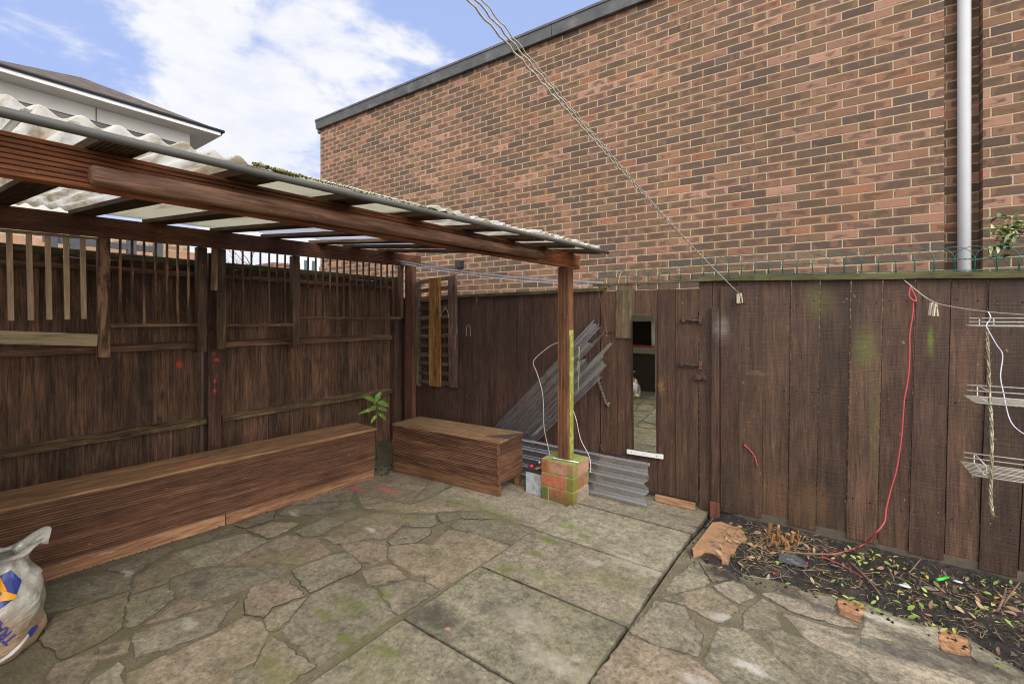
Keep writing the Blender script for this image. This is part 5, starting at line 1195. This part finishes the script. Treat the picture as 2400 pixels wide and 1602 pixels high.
def text_on_bag(txt, size, c_th, c_z, rot, mat, name):
    cu = bpy.data.curves.new('txt', 'FONT'); cu.body = txt; cu.size = size; cu.offset = size*.018; cu.align_x = 'LEFT'; cu.resolution_u = 3
    to = bpy.data.objects.new('txt', cu); COL.objects.link(to); bpy.context.view_layer.update()
    dg = bpy.context.evaluated_depsgraph_get(); me = bpy.data.meshes.new_from_object(to.evaluated_get(dg))
    bpy.data.objects.remove(to)
    bm = bmesh.new(); bm.from_mesh(me); bmesh.ops.triangulate(bm, faces=bm.faces)
    bmesh.ops.subdivide_edges(bm, edges=[e for e in bm.edges if e.calc_length() > size*.2], cuts=2, use_grid_fill=False)
    bmesh.ops.triangulate(bm, faces=bm.faces)
    mb = MB(); mb.add([on_bag(v.co.x, v.co.y, c_th, c_z, rot) for v in bm.verts], [tuple(v.index for v in f.verts) for f in bm.faces]); bm.free()
    return mb.build(name, mat, ob, recalc=False)
text_on_bag('TRADE BAG', .052, .40, .10, R(116), M['ink'], 'lettering')
def patch(pts, mat, c_th, c_z, rot, name, off=.005):
    bm = bmesh.new(); f = bm.faces.new([bm.verts.new((x, y, 0)) for x, y in pts]); bmesh.ops.triangulate(bm, faces=bm.faces)
    for _ in range(2): bmesh.ops.subdivide_edges(bm, edges=bm.edges[:], cuts=1, use_grid_fill=True)
    bmesh.ops.triangulate(bm, faces=bm.faces); bm.verts.index_update()
    mb = MB(); mb.add([on_bag(v.co.x, v.co.y, c_th, c_z, rot, off) for v in bm.verts], [tuple(v.index for v in f.verts) for f in bm.faces]); bm.free()
    return mb.build(name, mat, ob, recalc=False)
patch([(-.12, -.06), (.05, -.055), (.095, -.01), (.04, .06), (-.12, .07)], M['ink'], .10, .30, .15, 'blue_print')
patch([(-.10, .03), (-.02, .02), (-.01, .06), (.01, .02), (.02, -.01), (.06, -.05), (.045, -.055), (.0, -.03), (-.1, -.02)], M['ink_orange'], .10, .30, .15, 'orange_print', .008)
patch([(-.05, -.012), (.07, -.014), (.07, .0), (-.05, .002)], M['ink_white'], .35, .06, .45, 'white_print', .007)
patch([(0, -.01), (.045, -.012), (.05, .0), (.02, .004), (.02, .02), (.0, .02)], M['ink'], .62, .07, .45, 'small_print', .009)

# ------------------------------------------------------------------ ropes, pegs, cords
wl = empty('washing_lines', (-.616, YR-.03, 1.68), 'three braided washing lines stretched from above the camera down to the fence', 'washing line')
e_ = Vector((-.616, YR-.03, 1.68))
for k, (px, rr) in enumerate(((1118, .0021), (1143, .0019), (1163, .0013))):
    s0 = at(px, -8, .85); dirn = (s0-e_); far = s0+dirn*.35
    mb = MB(); pts = []; n = 260
    for i in range(n+1):
        t = i/n; p = far.lerp(e_, t); sag = -.035*math.sin(math.pi*t)*(1+.25*k); w = .0011*math.sin(i*1.9+k)
        pts.append(p+Vector((w, w, sag+w)))
    mb.tube(pts, rr, 7); mb.build('line', M['rope'], wl)
def pegobj(p, ang_, label, tilt=0.0, s=1.0):
    e = empty('clothes_peg', p, label, 'clothes peg', 'old wooden pegs left on the lines'); e.rotation_euler = (tilt, 0, ang_)
    for sgn in (-1, 1):
        mb = MB(); mb.hexa([(sgn*.012-.004, -.005, -.052), (sgn*.012+.004, -.005, -.052), (sgn*.012+.004, .005, -.052), (sgn*.012-.004, .005, -.052), (sgn*.003-.003, -.005, .018), (sgn*.003+.003, -.005, .018), (sgn*.003+.003, .005, .018), (sgn*.003-.003, .005, .018)])
        o = mb.build('prong', M['peg']); o.parent = e
    mb = MB(); mb.tube([(math.cos(a)*.006, -.007+.001*i, math.sin(a)*.006-.01) for i, a in enumerate([x*.7 for x in range(14)])], .0012, 5); o = mb.build('spring', M['rust']); o.parent = e
    e.scale = (1, 1, 1); return e
pegobj(Vector((-.605, YR-.035, 1.665)), .3, 'weathered peg at the end of the three lines on the dark fence', .1)
pegobj(Vector((-.622, YR-.045, 1.66)), 1.2, 'weathered peg crossed behind another at the end of the three lines', -.1)
# right line
q0 = Vector((.315, YR-.035, 1.722)); q1 = at(2400, 738, 1.55); q2 = at(2600, 758, 1.25)
rl_ = smoothpts([q0+Vector((-.012, .02, .02)), q0, at(2183, 705, 2.5), at(2251, 722, 2.2), at(2326, 732, 1.85), q1, q2], 8)
mb = MB(); mb.tube(rl_, .0028, 8); tag(mb.build('sagging_line', M['rope']), 'sagging cream washing line tied at the fence cap, running right past the wire rack', 'washing line')
pa = at(2183, 716, 2.5); pb_ = at(2192, 718, 2.47)
pegobj(pa, .75, 'left one of two wooden pegs clipped on the sagging line'); pegobj(pb_, .75, 'right one of two wooden pegs clipped on the sagging line')
YC = YR-.03
cord = [onY(2134, 672, YC), onY(2147, 700, YC), onY(2141, 707, YC), onY(2139, 738, YC), onY(2132, 783, YC), onY(2132, 822, YC), onY(2129, 881, YC), onY(2120, 932, YC), onY(2117, 967, YC), onY(2112, 1030, YC), onY(2101, 1100, YC), onY(2088, 1146, YC), onY(2077, 1192, YC-.02), onY(2073, 1222, YC-.05), onY(2052, 1249, YC-.09), onZ(2025, 1274, .035), onZ(1990, 1288, .03), onZ(1960, 1296, .028), onZ(1925, 1300, .03), onZ(1956, 1316, .03), onZ(1985, 1330, .03), onZ(2020, 1352, .03)]
mb = MB(); mb.tube(smoothpts(cord, 6), .0042, 8); mb.tube(smoothpts([onY(2134, 672, YC-.01), onY(2130, 690, YC-.01), onY(2138, 702, YC-.01), onY(2149, 706, YC-.01)], 6), .004, 8)
tag(mb.build('hanging_cord', M['rope_red']), 'long red cord hanging from the line down the fence onto the soil', 'cord')
mb = MB(); mb.tube(smoothpts([onY(1745, 1043, YR-.01), onY(1758, 1054, YR-.01), onY(1770, 1072, YR-.012), onY(1775, 1093, YR-.01)], 5), .0035, 6); mb.tube([onY(1744, 1042, YR-.01), onY(1749, 1046, YR-.01)], .006, 8)
tag(mb.build('red_tie', M['rope_red']), 'short curved red tie nailed low on the right fence', 'tie')
mb = MB(); mb.tube(smoothpts([onY(1308, 802, 3.56), onY(1287, 812, 3.55), onY(1256, 838, 3.52), onY(1250, 852, 3.52), onY(1259, 875, 3.52), onY(1271, 918, 3.5), onY(1274, 960, 3.5), onY(1275, 1000, 3.49), onY(1283, 1040, 3.48), onY(1289, 1066, 3.46)], 6), .0028, 6)
tag(mb.build('white_cable', M['white_cable']), 'thin white cable drooping left of the front post to the pier', 'cable')
mb = MB(); mb.tube(smoothpts([onY(1343, 960, 3.38), onY(1351, 985, 3.40), onY(1361, 1029, 3.44), onY(1379, 1064, 3.48), onY(1384, 1085, 3.48), onY(1384, 1107, 3.47)], 6), .0028, 6)
tag(mb.build('white_cable', M['white_cable']), 'thin white cable hanging right of the front post over the pier', 'cable')
mb = MB(); mb.tube([onY(1401, 672, YR-.02), onY(1423, 778, YR-.05), onY(1420, 790, YR-.1)], .0012, 5)
tag(mb.build('brown_string', M['bark']), 'thin brown string from the fence cap to the torn sheet', 'string')
def ribbon(pts, w, wd):
    mb = MB(); pts = smoothpts(pts, 5); vs = []
    for i, p in enumerate(pts): vs += [p-wd*w/2, p+wd*w/2, p+wd*w/2+Vector((0, .0008, 0)), p-wd*w/2+Vector((0, .0008, 0))]
    n = len(pts)-1; mb.add(vs, [(4*i+j, 4*i+(j+1) % 4, 4*i+4+(j+1) % 4, 4*i+4+j) for i in range(n) for j in range(4)]+[(3, 2, 1, 0), (4*n, 4*n+1, 4*n+2, 4*n+3)], smooth=True); return mb
lf_mat = plain('faded_green_tape', (.22, .26, .13), .8)
WX = Vector((1, 0, 0))
for pts, w, lab in (([(1357, 812), (1356, 840), (1352, 870)], .012, 'faded green tape tied high on the back edge of the front post'), ([(1354, 830), (1357, 860), (1354, 920)], .008, 'thin green tape tail hanging behind the front post'),
        ([(1124, 688), (1119, 692), (1117, 710)], .009, 'faded green tape knotted on the cap of the rear fence'), ([(1100, 760), (1094, 766), (1094, 787)], .007, 'left strand of dry stem nailed on the rear fence'), ([(1101, 762), (1102, 775), (1103, 788)], .006, 'right strand of dry stem nailed on the rear fence'),
        ([(1458, 636), (1453, 645), (1447, 672)], .006, 'white tape tied on the wire edging above the gate'), ([(1044, 720), (1034, 735), (1029, 745)], .008, 'left dry leaf strip hanging on the slatted panel'), ([(1043, 720), (1049, 730), (1051, 744)], .009, 'right dry leaf strip hanging on the slatted panel')):
    yy = YR-.075 if pts[0][0] < 1060 or pts[0][0] > 1350 and pts[0][0] < 1400 else YR-.015
    if 1350 < pts[0][0] < 1400: yy = 3.40
    o = ribbon([onY(a_, b_, yy) for a_, b_ in pts], w, WX).build('tape', lf_mat if 'green' in lab else M['peg']); tag(o, lab, 'tape')
# wire rack at the right edge
rk = empty('wire_rack', at(2330, 760, 1.75), 'three tier cream wire rack hung from the line at the right edge', 'wire rack')
for (px, py, T, ht, db, nn) in ((2302, 764, 1.72, .030, .22, 6), (2294, 944, 1.72, .045, .20, 8), (2286, 1114, 1.72, .040, .20, 9)):
    A_ = at(px, py, T); zb = A_.z; zt = zb+ht; L_ = .75
    mb = MB(); wr = .0022
    for k in range(3): mb.tube([(A_.x, A_.y, zb+ht*k/2), (A_.x+L_, A_.y, zb+ht*k/2)], wr*1.15, 6)
    for k in range(3): mb.tube([(A_.x, A_.y+db, zb+ht*k/2), (A_.x+L_, A_.y+db, zb+ht*k/2)], wr*1.15, 6)
    for k in range(nn+1): y = A_.y+db*k/nn; mb.tube([(A_.x-.01, y, zb), (A_.x+L_, y, zb)], wr*.8, 5)
    for k in range(4): x = A_.x+.03+k*.17; mb.tube([(x, A_.y, zt), (x, A_.y, zb), (x, A_.y+db, zb), (x, A_.y+db, zt)], wr, 6)
    for z in (zb, zt): mb.tube([(A_.x+.03, A_.y, z), (A_.x+.03, A_.y+db, z)], wr*1.1, 6)
    mb.build('basket', M['wire_cream'], rk)
mb = MB(); rng = random.Random(3)
cp = smoothpts([at(2313, 768, 1.71), at(2316, 840, 1.71), at(2319, 920, 1.71), at(2324, 1000, 1.70), at(2324, 1100, 1.69), at(2322, 1160, 1.69), at(2327, 1208, 1.69)], 8)
for s_ in range(3):
    mb.tube([p+Vector((.003*math.cos(i*.9+s_*2.1), .003*math.sin(i*.9+s_*2.1), 0)) for i, p in enumerate(cp)], .0026, 6)
for k in range(110):
    p = rng.choice(cp); mb.tube([p, p+Vector((rng.uniform(-.014, .014), rng.uniform(-.01, .01), rng.uniform(-.03, .01)))], .0005, 4)
mb.build('jute_rope', M['jute'], rk)
o = ribbon([at(2316, 730, 1.74), at(2322, 745, 1.72), at(2312, 762, 1.70), at(2320, 780, 1.70), at(2336, 808, 1.70), at(2350, 832, 1.70), at(2345, 880, 1.70), at(2352, 920, 1.70), at(2368, 985, 1.68), at(2400, 1016, 1.66), at(2440, 1030, 1.64)], .0045, Vector((.8, .6, 0))).build('ribbon', M['ribbon'], rk)

# ------------------------------------------------------------------ plants and litter
def leafgeo(mb, p, d, up, L, Wd, curl=.15, **k):
    d, up = Vector(d).normalized(), Vector(up); s = d.cross(up).normalized(); up = s.cross(d); p = Vector(p); vs = []; n = 6
    for i in range(n+1):
        t = i/n; w = Wd*.5*math.sin(math.pi*min(1, t*.95+.03))**.8*(1-.25*t); c = p+d*L*t+up*(-curl*L*t*t+.06*L*math.sin(t*3))
        vs += [c-s*w+up*w*.25, c, c+s*w+up*w*.25]
    mb.add(vs, [(3*i+j, 3*i+j+1, 3*i+4+j, 3*i+3+j) for i in range(n) for j in range(2)], smooth=True, **k)
# sapling behind the benches
sp = empty('leafy_sapling', (-4.0, 3.05, 0), 'small sapling with yellow spotted green leaves growing between the two benches', 'plant')
X_ = -4.0
sb = onX(883, 1075, X_); stp = onX(884, 945, X_)
mb = MB(); mb.tube([(sb.x, sb.y, 0), (sb.x, sb.y-.01, .3), (stp.x, stp.y, stp.z)], [.005, .004, .0025], 6); mb.build('stem', M['bark'], sp)
for (p0_, p1_, w) in (((880, 941), (856, 930), .055), ((880, 940), (892, 919), .05), ((884, 942), (911, 950), .055), ((882, 950), (866, 962), .04), ((884, 955), (908, 962), .04), ((882, 958), (846, 966), .035), ((885, 968), (906, 983), .035), ((883, 972), (871, 988), .035), ((881, 947), (873, 940), .03)):
    a, c = onX(p0_[0], p0_[1], X_), onX(p1_[0], p1_[1], X_+random.uniform(0, .06)); mb = MB()
    leafgeo(mb, a, c-a, (.7, -.5, .6), (c-a).length*1.1, w*1.25, .1); mb.build('leaf', M['leaf_plant'], sp, recalc=False)
# bush beyond the fence
bu = empty('variegated_bush', (1.3, 4.15, 0), 'variegated shrub poking over the fence top at the right edge', 'shrub')
mb = MB(); ctr = Vector((1.5, 4.12, 2.0)); tips = []
for k in range(16):
    e2 = at(random.uniform(2312, 2420), random.uniform(498, 610), 2.95+random.uniform(-.15, .15)); tips.append(e2)
    mid = ctr.lerp(e2, .5)+Vector((0, 0, -.04)); mb.tube(smoothpts([ctr+Vector((0, 0, -.15)), mid, e2], 4), [.005]*4+[.003]*4+[.002], 5)
mb.build('stems', M['bark'], bu)
mb = MB()
for e2 in tips:
    dd = (e2-ctr).normalized()
    for k in range(15):
        d = (dd*.5+Vector((random.uniform(-1, 1), random.uniform(-1, 1), random.uniform(-.5, .9)))).normalized()
        leafgeo(mb, e2-dd*random.uniform(0, .10), d, (random.uniform(-.4, .4), -.3, 1), random.uniform(.035, .065), random.uniform(.016, .026), .2)
mb.build('leaves', M['leaf_bush'], bu, recalc=False)

def leafvar(m, cols):
    nt = m.node_tree; b = [n for n in nt.nodes if n.type == 'BSDF_PRINCIPLED'][0]
    rn = nt.nodes.new('ShaderNodeObjectInfo').outputs['Random']; src = b.inputs['Base Color'].links[0].from_socket
    c = mix(nt, .75, src, ramp(nt, rn, [(i/len(cols), q) for i, q in enumerate(cols)], 'CONSTANT')); nt.links.new(c, b.inputs['Base Color'])
leafvar(M['leaf_green'], [(.2, .3, .05), (.3, .36, .08), (.12, .2, .03), (.26, .3, .05), (.16, .24, .06), (.34, .36, .14)])
leafvar(M['leaf_brown'], [(.18, .11, .07), (.28, .17, .10), (.1, .06, .045), (.34, .24, .15), (.22, .12, .07), (.14, .1, .08)])
def littermesh(kind, s):
    mb = MB(); L = .04*s; leafgeo(mb, (-L/2, 0, .004), (1, 0, 0), (0, 0, 1), L, L*random.uniform(.35, .6), random.uniform(-.7, .8)); return mb
protos = {}
def lay(kind, x, y, s, label, group, flat=.35):
    key = (kind, random.randrange(5))
    if key not in protos:
        protos[key] = littermesh(kind, 1.0).build('fallen_leaf', M[kind], recalc=False); o = protos[key]
    else: o = protos[key].copy(); COL.objects.link(o)
    z = soilz(x, y)+.010 if sd_edge(x, y) > -.02 else .009
    o.location = (x, y, z+random.uniform(0, .006)); o.rotation_euler = (random.uniform(-flat, flat), random.uniform(-flat, flat), random.uniform(0, 6.28)); o.scale = (s, s, s)
    tag(o, label, 'leaf', group); return o
LG = ('fallen green leaf on the dark soil bed along the right fence', 'green leaves fallen on the soil bed')
LB = ('curled dead brown leaf on the dark soil bed along the right fence', 'dead brown leaves on the soil bed')
LY = ('small yellow leaf fallen on the dark soil bed along the right fence', 'yellow leaves fallen on the soil bed')
def bedpt():
    while True:
        px, py = random.uniform(1700, 2400), random.uniform(1225, 1600); p = onZ(px, py, .02)
        if p.y < 3.66 and sd_edge(p.x, p.y) > -.01: return p, px
n = 0
while n < 125:
    p, px = bedpt()
    if random.random() < (.25 if px < 1950 else 1) and mn.noise(Vector((p.x*2.6, p.y*2.6, 8))) > -.1: lay('leaf_green', p.x, p.y, random.uniform(.4, 1.0), *LG, flat=.7); n += 1
for _ in range(165): p, px = bedpt(); lay('leaf_brown', p.x, p.y, random.uniform(.4, 1.25), *LB, flat=1.0)
for _ in range(14): p, px = bedpt(); lay('leaf_yellow', p.x, p.y, random.uniform(.5, .9), *LY)
for (px, py) in ((1995, 1400), (2010, 1412), (2022, 1422), (2040, 1425), (2055, 1430), (2068, 1437), (2110, 1400), (2148, 1446), (2213, 1478), (2306, 1440), (2345, 1565), (1932, 1340), (1940, 1352), (1822, 1330)):
    p = onZ(px, py, .015); lay('leaf_green', p.x, p.y, random.uniform(.8, 1.2), *LG)
for (px, py) in ((2200, 1515), (1800, 1350)):
    p = onZ(px, py, .01); lay('leaf_brown', p.x, p.y, 1.2, *LB)
def stumppt():
    while True:
        px, py = random.gauss(1800, 70), random.gauss(1275, 28); p = onZ(px, py, .02)
        if p.y < 3.66 and sd_edge(p.x, p.y) > -.01: return p, px
for _ in range(45): p, px = stumppt(); lay('leaf_brown', p.x, p.y, random.uniform(.6, 1.4), *LB, flat=.9)
# fine straw, twiglets
mb = MB()
for _ in range(620):
    p, px = bedpt() if _ < 380 else stumppt(); a = random.uniform(0, 6.28); l = random.uniform(.015, .07)*(1.6 if px < 1950 else 1); z = soilz(p.x, p.y)+.008
    q = Vector((p.x, p.y, z)); mb.tube([q, q+Vector((math.cos(a)*l*.5, math.sin(a)*l*.5, random.uniform(0, .012))), q+Vector((math.cos(a+.3)*l, math.sin(a+.3)*l, random.uniform(-.004, .01)))], random.uniform(.0007, .0018), 4)
tag(mb.build('plant_litter', plain('straw_litter', (.26, .19, .1), .9, 0, .6, 15)), kind='stuff')
tw = [((1822, 1290, .035), (1900, 1297, .04), (1967, 1299, .035), .006, 'brown stick lying flat across the soil beside the slate'), ((1992, 1316, .05), (2030, 1352, .055), (2063, 1392, .03), .007, 'long brown twig lying diagonally over the soil with green leaves around it'),
      ((2130, 1342, .03), (2144, 1326, .06), (2158, 1309, .09), .004, 'short broken stick poking up from the soil near the fence'), ((2080, 1328, .06), (2090, 1345, .05), (2096, 1362, .03), .005, 'forked brown stick half buried in the middle of the bed'),
      ((1752, 1290, .06), (1790, 1262, .07), (1812, 1245, .06), .003, 'pale straw stem crossing left of the cut stump'), ((2348, 1420, .03), (2366, 1395, .09), (2390, 1364, .13), .005, 'grey stick leaning up out of the soil at the right edge'), ((2338, 1430, .03), (2352, 1400, .07), (2358, 1376, .1), .006, 'dark stub of cut stem beside the leaning grey stick')]
for a, c, d, r, lab in tw:
    mb = MB(); mb.tube(smoothpts([onZ(*a), onZ(*c), onZ(*d)], 5), [r*(1-.4*i/10) for i in range(11)], 7); tag(mb.build('twig', M['bark']), lab, 'stick')
# cut stump
st = empty('cut_shrub_stump', onZ(1830, 1284), 'clump of sawn off orange brown shrub stems in the soil bed', 'stump')
rng = random.Random(5)
for k, (px, pyb, pyt, r) in enumerate(((1800, 1262, 1226, .013), (1818, 1258, 1230, .008), (1826, 1270, 1240, .013), (1852, 1274, 1243, .012), (1872, 1276, 1253, .009), (1840, 1282, 1256, .012), (1808, 1280, 1250, .010), (1862, 1284, 1262, .009), (1822, 1288, 1266, .010), (1848, 1290, 1268, .008), (1790, 1274, 1256, .007))):
    a = onZ(px+rng.uniform(-3, 3), pyb+6, .0); t_ = (a-Vector((0, 0, CH))); dist = math.hypot(a.x, a.y); zt = CH-(pyt-745)/FP*(a.x*(-ST)+a.y*CT)
    lean = Vector((rng.uniform(-.02, .02), rng.uniform(-.02, .02), 0))
    mb = MB(); mb.tube([a, a+Vector((0, 0, zt*.5))+lean*.3, Vector((a.x, a.y, zt))+lean], [r*1.5, r, r*1.08], 9, smooth=False); mb.build('stem', M['stump'], st)
mb = MB()
for k in range(40):
    a = onZ(rng.uniform(1790, 1880), rng.uniform(1262, 1296), .0); mb.tube([a, a+Vector((rng.uniform(-.04, .04), rng.uniform(-.04, .04), rng.uniform(.02, .07)))], [.006, .002], 5)
mb.build('side_shoots', M['stump'], st)
# slate, tile, ring, bits
def flatpiece(name, pts, z, th_, mat, label, cat, tilt=0.0):
    P0 = [onZ(a, b_, z) for a, b_ in pts]; n = len(P0); mb = MB()
    mb.add([(p.x, p.y, z-th_+tilt*i) for i, p in enumerate(P0)]+[(p.x, p.y, z+tilt*i) for i, p in enumerate(P0)], [tuple(range(n-1, -1, -1)), tuple(range(n, 2*n))]+[(i, (i+1) % n, n+(i+1) % n, n+i) for i in range(n)])
    return tag(mb.build(name, mat, bevel=.002), label, cat)
flatpiece('broken_slab', [(1669, 1223), (1690, 1221), (1720, 1233), (1740, 1241), (1752, 1262), (1732, 1272), (1724, 1287), (1711, 1300), (1707, 1317), (1692, 1312), (1688, 1303), (1678, 1296), (1662, 1291), (1650, 1288), (1625, 1293), (1622, 1285)], .035, .045, M['terracotta'], 'broken orange slab at the corner of the soil bed by the gate', 'broken slab')
flatpiece('slate_piece', [(1826, 1297), (1860, 1298), (1880, 1308), (1894, 1322), (1888, 1325), (1850, 1317), (1824, 1310)], .05, .012, M['slate'], 'pointed grey slate fragment lying on the soil below the stump', 'slate')
mb = MB(); mb.tube(smoothpts([onZ(1710, 1291, .05), onZ(1709, 1305, .045), onZ(1714, 1322, .035), onZ(1740, 1344, .03), (onZ(1775, 1352, .03)), onZ(1812, 1354, .03), onZ(1838, 1346, .03), onZ(1850, 1332, .035)], 6), .0014, 5); tag(mb.build('bent_wire', plain('grey_wire', (.25, .25, .24), .5, .5)), 'thin grey wire loop curving over the edge of the soil bed', 'wire')
mb = MB(); mb.tube([onZ(2196, 1358, .05), onZ(2222, 1352, .05)], [.008, .006], 10); tag(mb.build('plastic_tube', M['green_plastic']), 'bright green plastic tube scrap on the soil', 'plastic scrap')
mb = MB(); mb.tube([onZ(1807, 1338, .035), onZ(1816, 1343, .035)], [.003, .0045], 8); tag(mb.build('plastic_scrap', M['redp']), 'small red plastic scrap at the edge of the bed inside the wire loop', 'plastic scrap')
mb = MB(); mb.tube([onZ(1888, 1316, .06), onZ(1893, 1319, .06)], [.004, .0035], 8); tag(mb.build('red_berry', M['redp']), 'small red scrap on the tip of the slate', 'plastic scrap')
for (px, py, r, lab) in ((2120, 1372, .018, 'silvery oval scrap in the middle of the bed'), (2245, 1362, .014, 'pale blue scrap near the fence foot at right'), (1956, 1324, .016, 'dark grey pebble beside the red cord end')):
    p = onZ(px, py, .045); mb = MB(); vs = []
    for i in range(7):
        for j in range(12):
            a = math.pi*i/6-math.pi/2; b2 = 2*math.pi*j/12; vs.append((p.x+math.cos(a)*math.cos(b2)*r*1.6, p.y+math.cos(a)*math.sin(b2)*r*.7, p.z+math.sin(a)*r*.35))
    mb.add(vs, [(i*12+j, i*12+(j+1) % 12, (i+1)*12+(j+1) % 12, (i+1)*12+j) for i in range(6) for j in range(12)], smooth=True); tag(mb.build('pebble', M['slate'] if 'dark' in lab else M['shell']), lab, 'scrap' if 'scrap' in lab else 'pebble')
# crumbs along the long bench foot
mb = MB()
for _ in range(160):
    t = random.random(); p = Vector((BA.x, BA.y, 0)).lerp(Vector((BB.x, BB.y, 0)), t)+Vector((abs(random.gauss(0, .018)), random.uniform(-.02, .02), .006)); lump(mb, p, random.uniform(.002, .006))
for _ in range(60): lump(mb, (random.uniform(-3.75, -3.5), random.uniform(2.75, 3.1), .008), random.uniform(.004, .012))
tag(mb.build('debris', M['soil']), kind='stuff')

# ------------------------------------------------------------------ light and sky
SUN_EL, SUN_AZ = R(48), None
sd = Vector((.85, -.6, .8)).normalized()     # towards the sun: behind and right of the camera
sun = bpy.data.lights.new('sun', 'SUN'); so = bpy.data.objects.new('sun', sun); COL.objects.link(so)
sun.energy = 2.0; sun.angle = R(35); sun.color = (1, .93, .83)
so.rotation_euler = sd.to_track_quat('Z', 'Y').to_euler()
wd_ = bpy.data.worlds.new('World'); SC.world = wd_; wd_.use_nodes = True; nt = wd_.node_tree; nt.nodes.clear()
out = nt.nodes.new('ShaderNodeOutputWorld'); bg = nt.nodes.new('ShaderNodeBackground'); nt.links.new(bg.outputs[0], out.inputs[0])
sky = nt.nodes.new('ShaderNodeTexSky'); sky.sky_type = 'NISHITA'; sky.sun_disc = False
sky.sun_elevation = math.asin(sd.z); sky.sun_rotation = math.atan2(sd.x, sd.y); sky.air_density = 1.0; sky.dust_density = .6; sky.ozone_density = 2.0
gen = nt.nodes.new('ShaderNodeTexCoord').outputs['Generated']
nv = nd(nt, 'ShaderNodeVectorMath', {0: gen}, operation='NORMALIZE').outputs[0]
wz = nd(nt, 'ShaderNodeTexNoise', {'Vector': mapping(nt, nv, (1, 1, 1.7)), 'Scale': 3.2, 'Detail': 8.0, 'Roughness': .56, 'Distortion': .3}).outputs[0]
wz2 = noise(nt, mapping(nt, nv, (1, 1, 2.2), loc=(3, 1, 5)), 7.5, 7, .6, .2)
def skyblob(px, py, r, s):
    d = Vector(ray(px, py)).normalized()
    l = nd(nt, 'ShaderNodeVectorMath', {0: nv, 1: tuple(d)}, operation='DISTANCE').outputs['Value']
    return sstep(nt, l, 0.0, r, s, 0.0)
acc = None
for px, py, r, s in ((170, 40, .2, .22), (1050, 130, .12, .16), (640, 240, .28, .28), (700, 350, .34, .40), (620, 100, .2, .12), (360, 30, .22, .26), (800, 130, .14, .12), (450, 330, .22, .25), (980, 30, .3, -.16), (60, 110, .22, -.18), (270, 170, .14, -.1), (880, 250, .15, .12), (560, 10, .12, .12)):
    v = skyblob(px, py, r, s); acc = v if acc is None else mathn(nt, 'ADD', acc, v)
el = nd(nt, 'ShaderNodeSeparateXYZ', {0: nv}).outputs[2]
low = sstep(nt, el, .05, .42, .3, 0.0)
f = mathn(nt, 'ADD', mathn(nt, 'MULTIPLY_ADD', acc, .8, low), mathn(nt, 'MULTIPLY_ADD', mathn(nt, 'SUBTRACT', wz2, .5), 1.5, mathn(nt, 'MULTIPLY_ADD', mathn(nt, 'SUBTRACT', wz, .5), 1.9, .76)))
fwd = nd(nt, 'ShaderNodeVectorMath', {0: nv, 1: tuple(Vector(ray(800, 330)).normalized())}, operation='DOT_PRODUCT').outputs['Value']
f = mathn(nt, 'ADD', f, sstep(nt, fwd, .35, .72, .5, 0.0))  # extra unseen cloud added away from the view to make the ambient light less blue
cl = sstep(nt, f, .72, 1.22)
skyc = mix(nt, 1.0, sky.outputs[0], (1.22, .93, 1.12), 'MULTIPLY')
pale = mix(nt, .8, skyc, (3.3, 4.3, 7.1))
shade = mix(nt, sstep(nt, wz2, .35, .62), (6.0, 6.2, 7.0), (6.9, 6.95, 7.1))
fin = mix(nt, mathn(nt, 'MULTIPLY', cl, .96), pale, shade)
glow = nd(nt, 'ShaderNodeVectorMath', {0: nv, 1: tuple(sd)}, operation='DOT_PRODUCT').outputs['Value']  # added sky glow around the sun, behind the camera: warmer, brighter fill light
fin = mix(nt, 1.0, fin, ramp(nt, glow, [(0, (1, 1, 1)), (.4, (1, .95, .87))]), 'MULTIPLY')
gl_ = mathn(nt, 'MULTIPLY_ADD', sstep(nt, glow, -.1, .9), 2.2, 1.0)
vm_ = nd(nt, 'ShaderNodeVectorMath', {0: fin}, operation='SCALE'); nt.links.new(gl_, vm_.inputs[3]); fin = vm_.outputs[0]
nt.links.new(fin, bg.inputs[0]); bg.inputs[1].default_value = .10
vs_ = SC.view_settings; vs_.view_transform = 'Standard'; vs_.look = 'None'; vs_.exposure = .5; vs_.gamma = 1; vs_.use_curve_mapping = False
SC.cycles.max_bounces = 8; SC.cycles.transparent_max_bounces = 16; SC.cycles.use_denoising = True; SC.cycles.filter_width = 1.1; SC.cycles.denoising_prefilter = 'ACCURATE'
SC.cycles.sample_clamp_indirect = 4
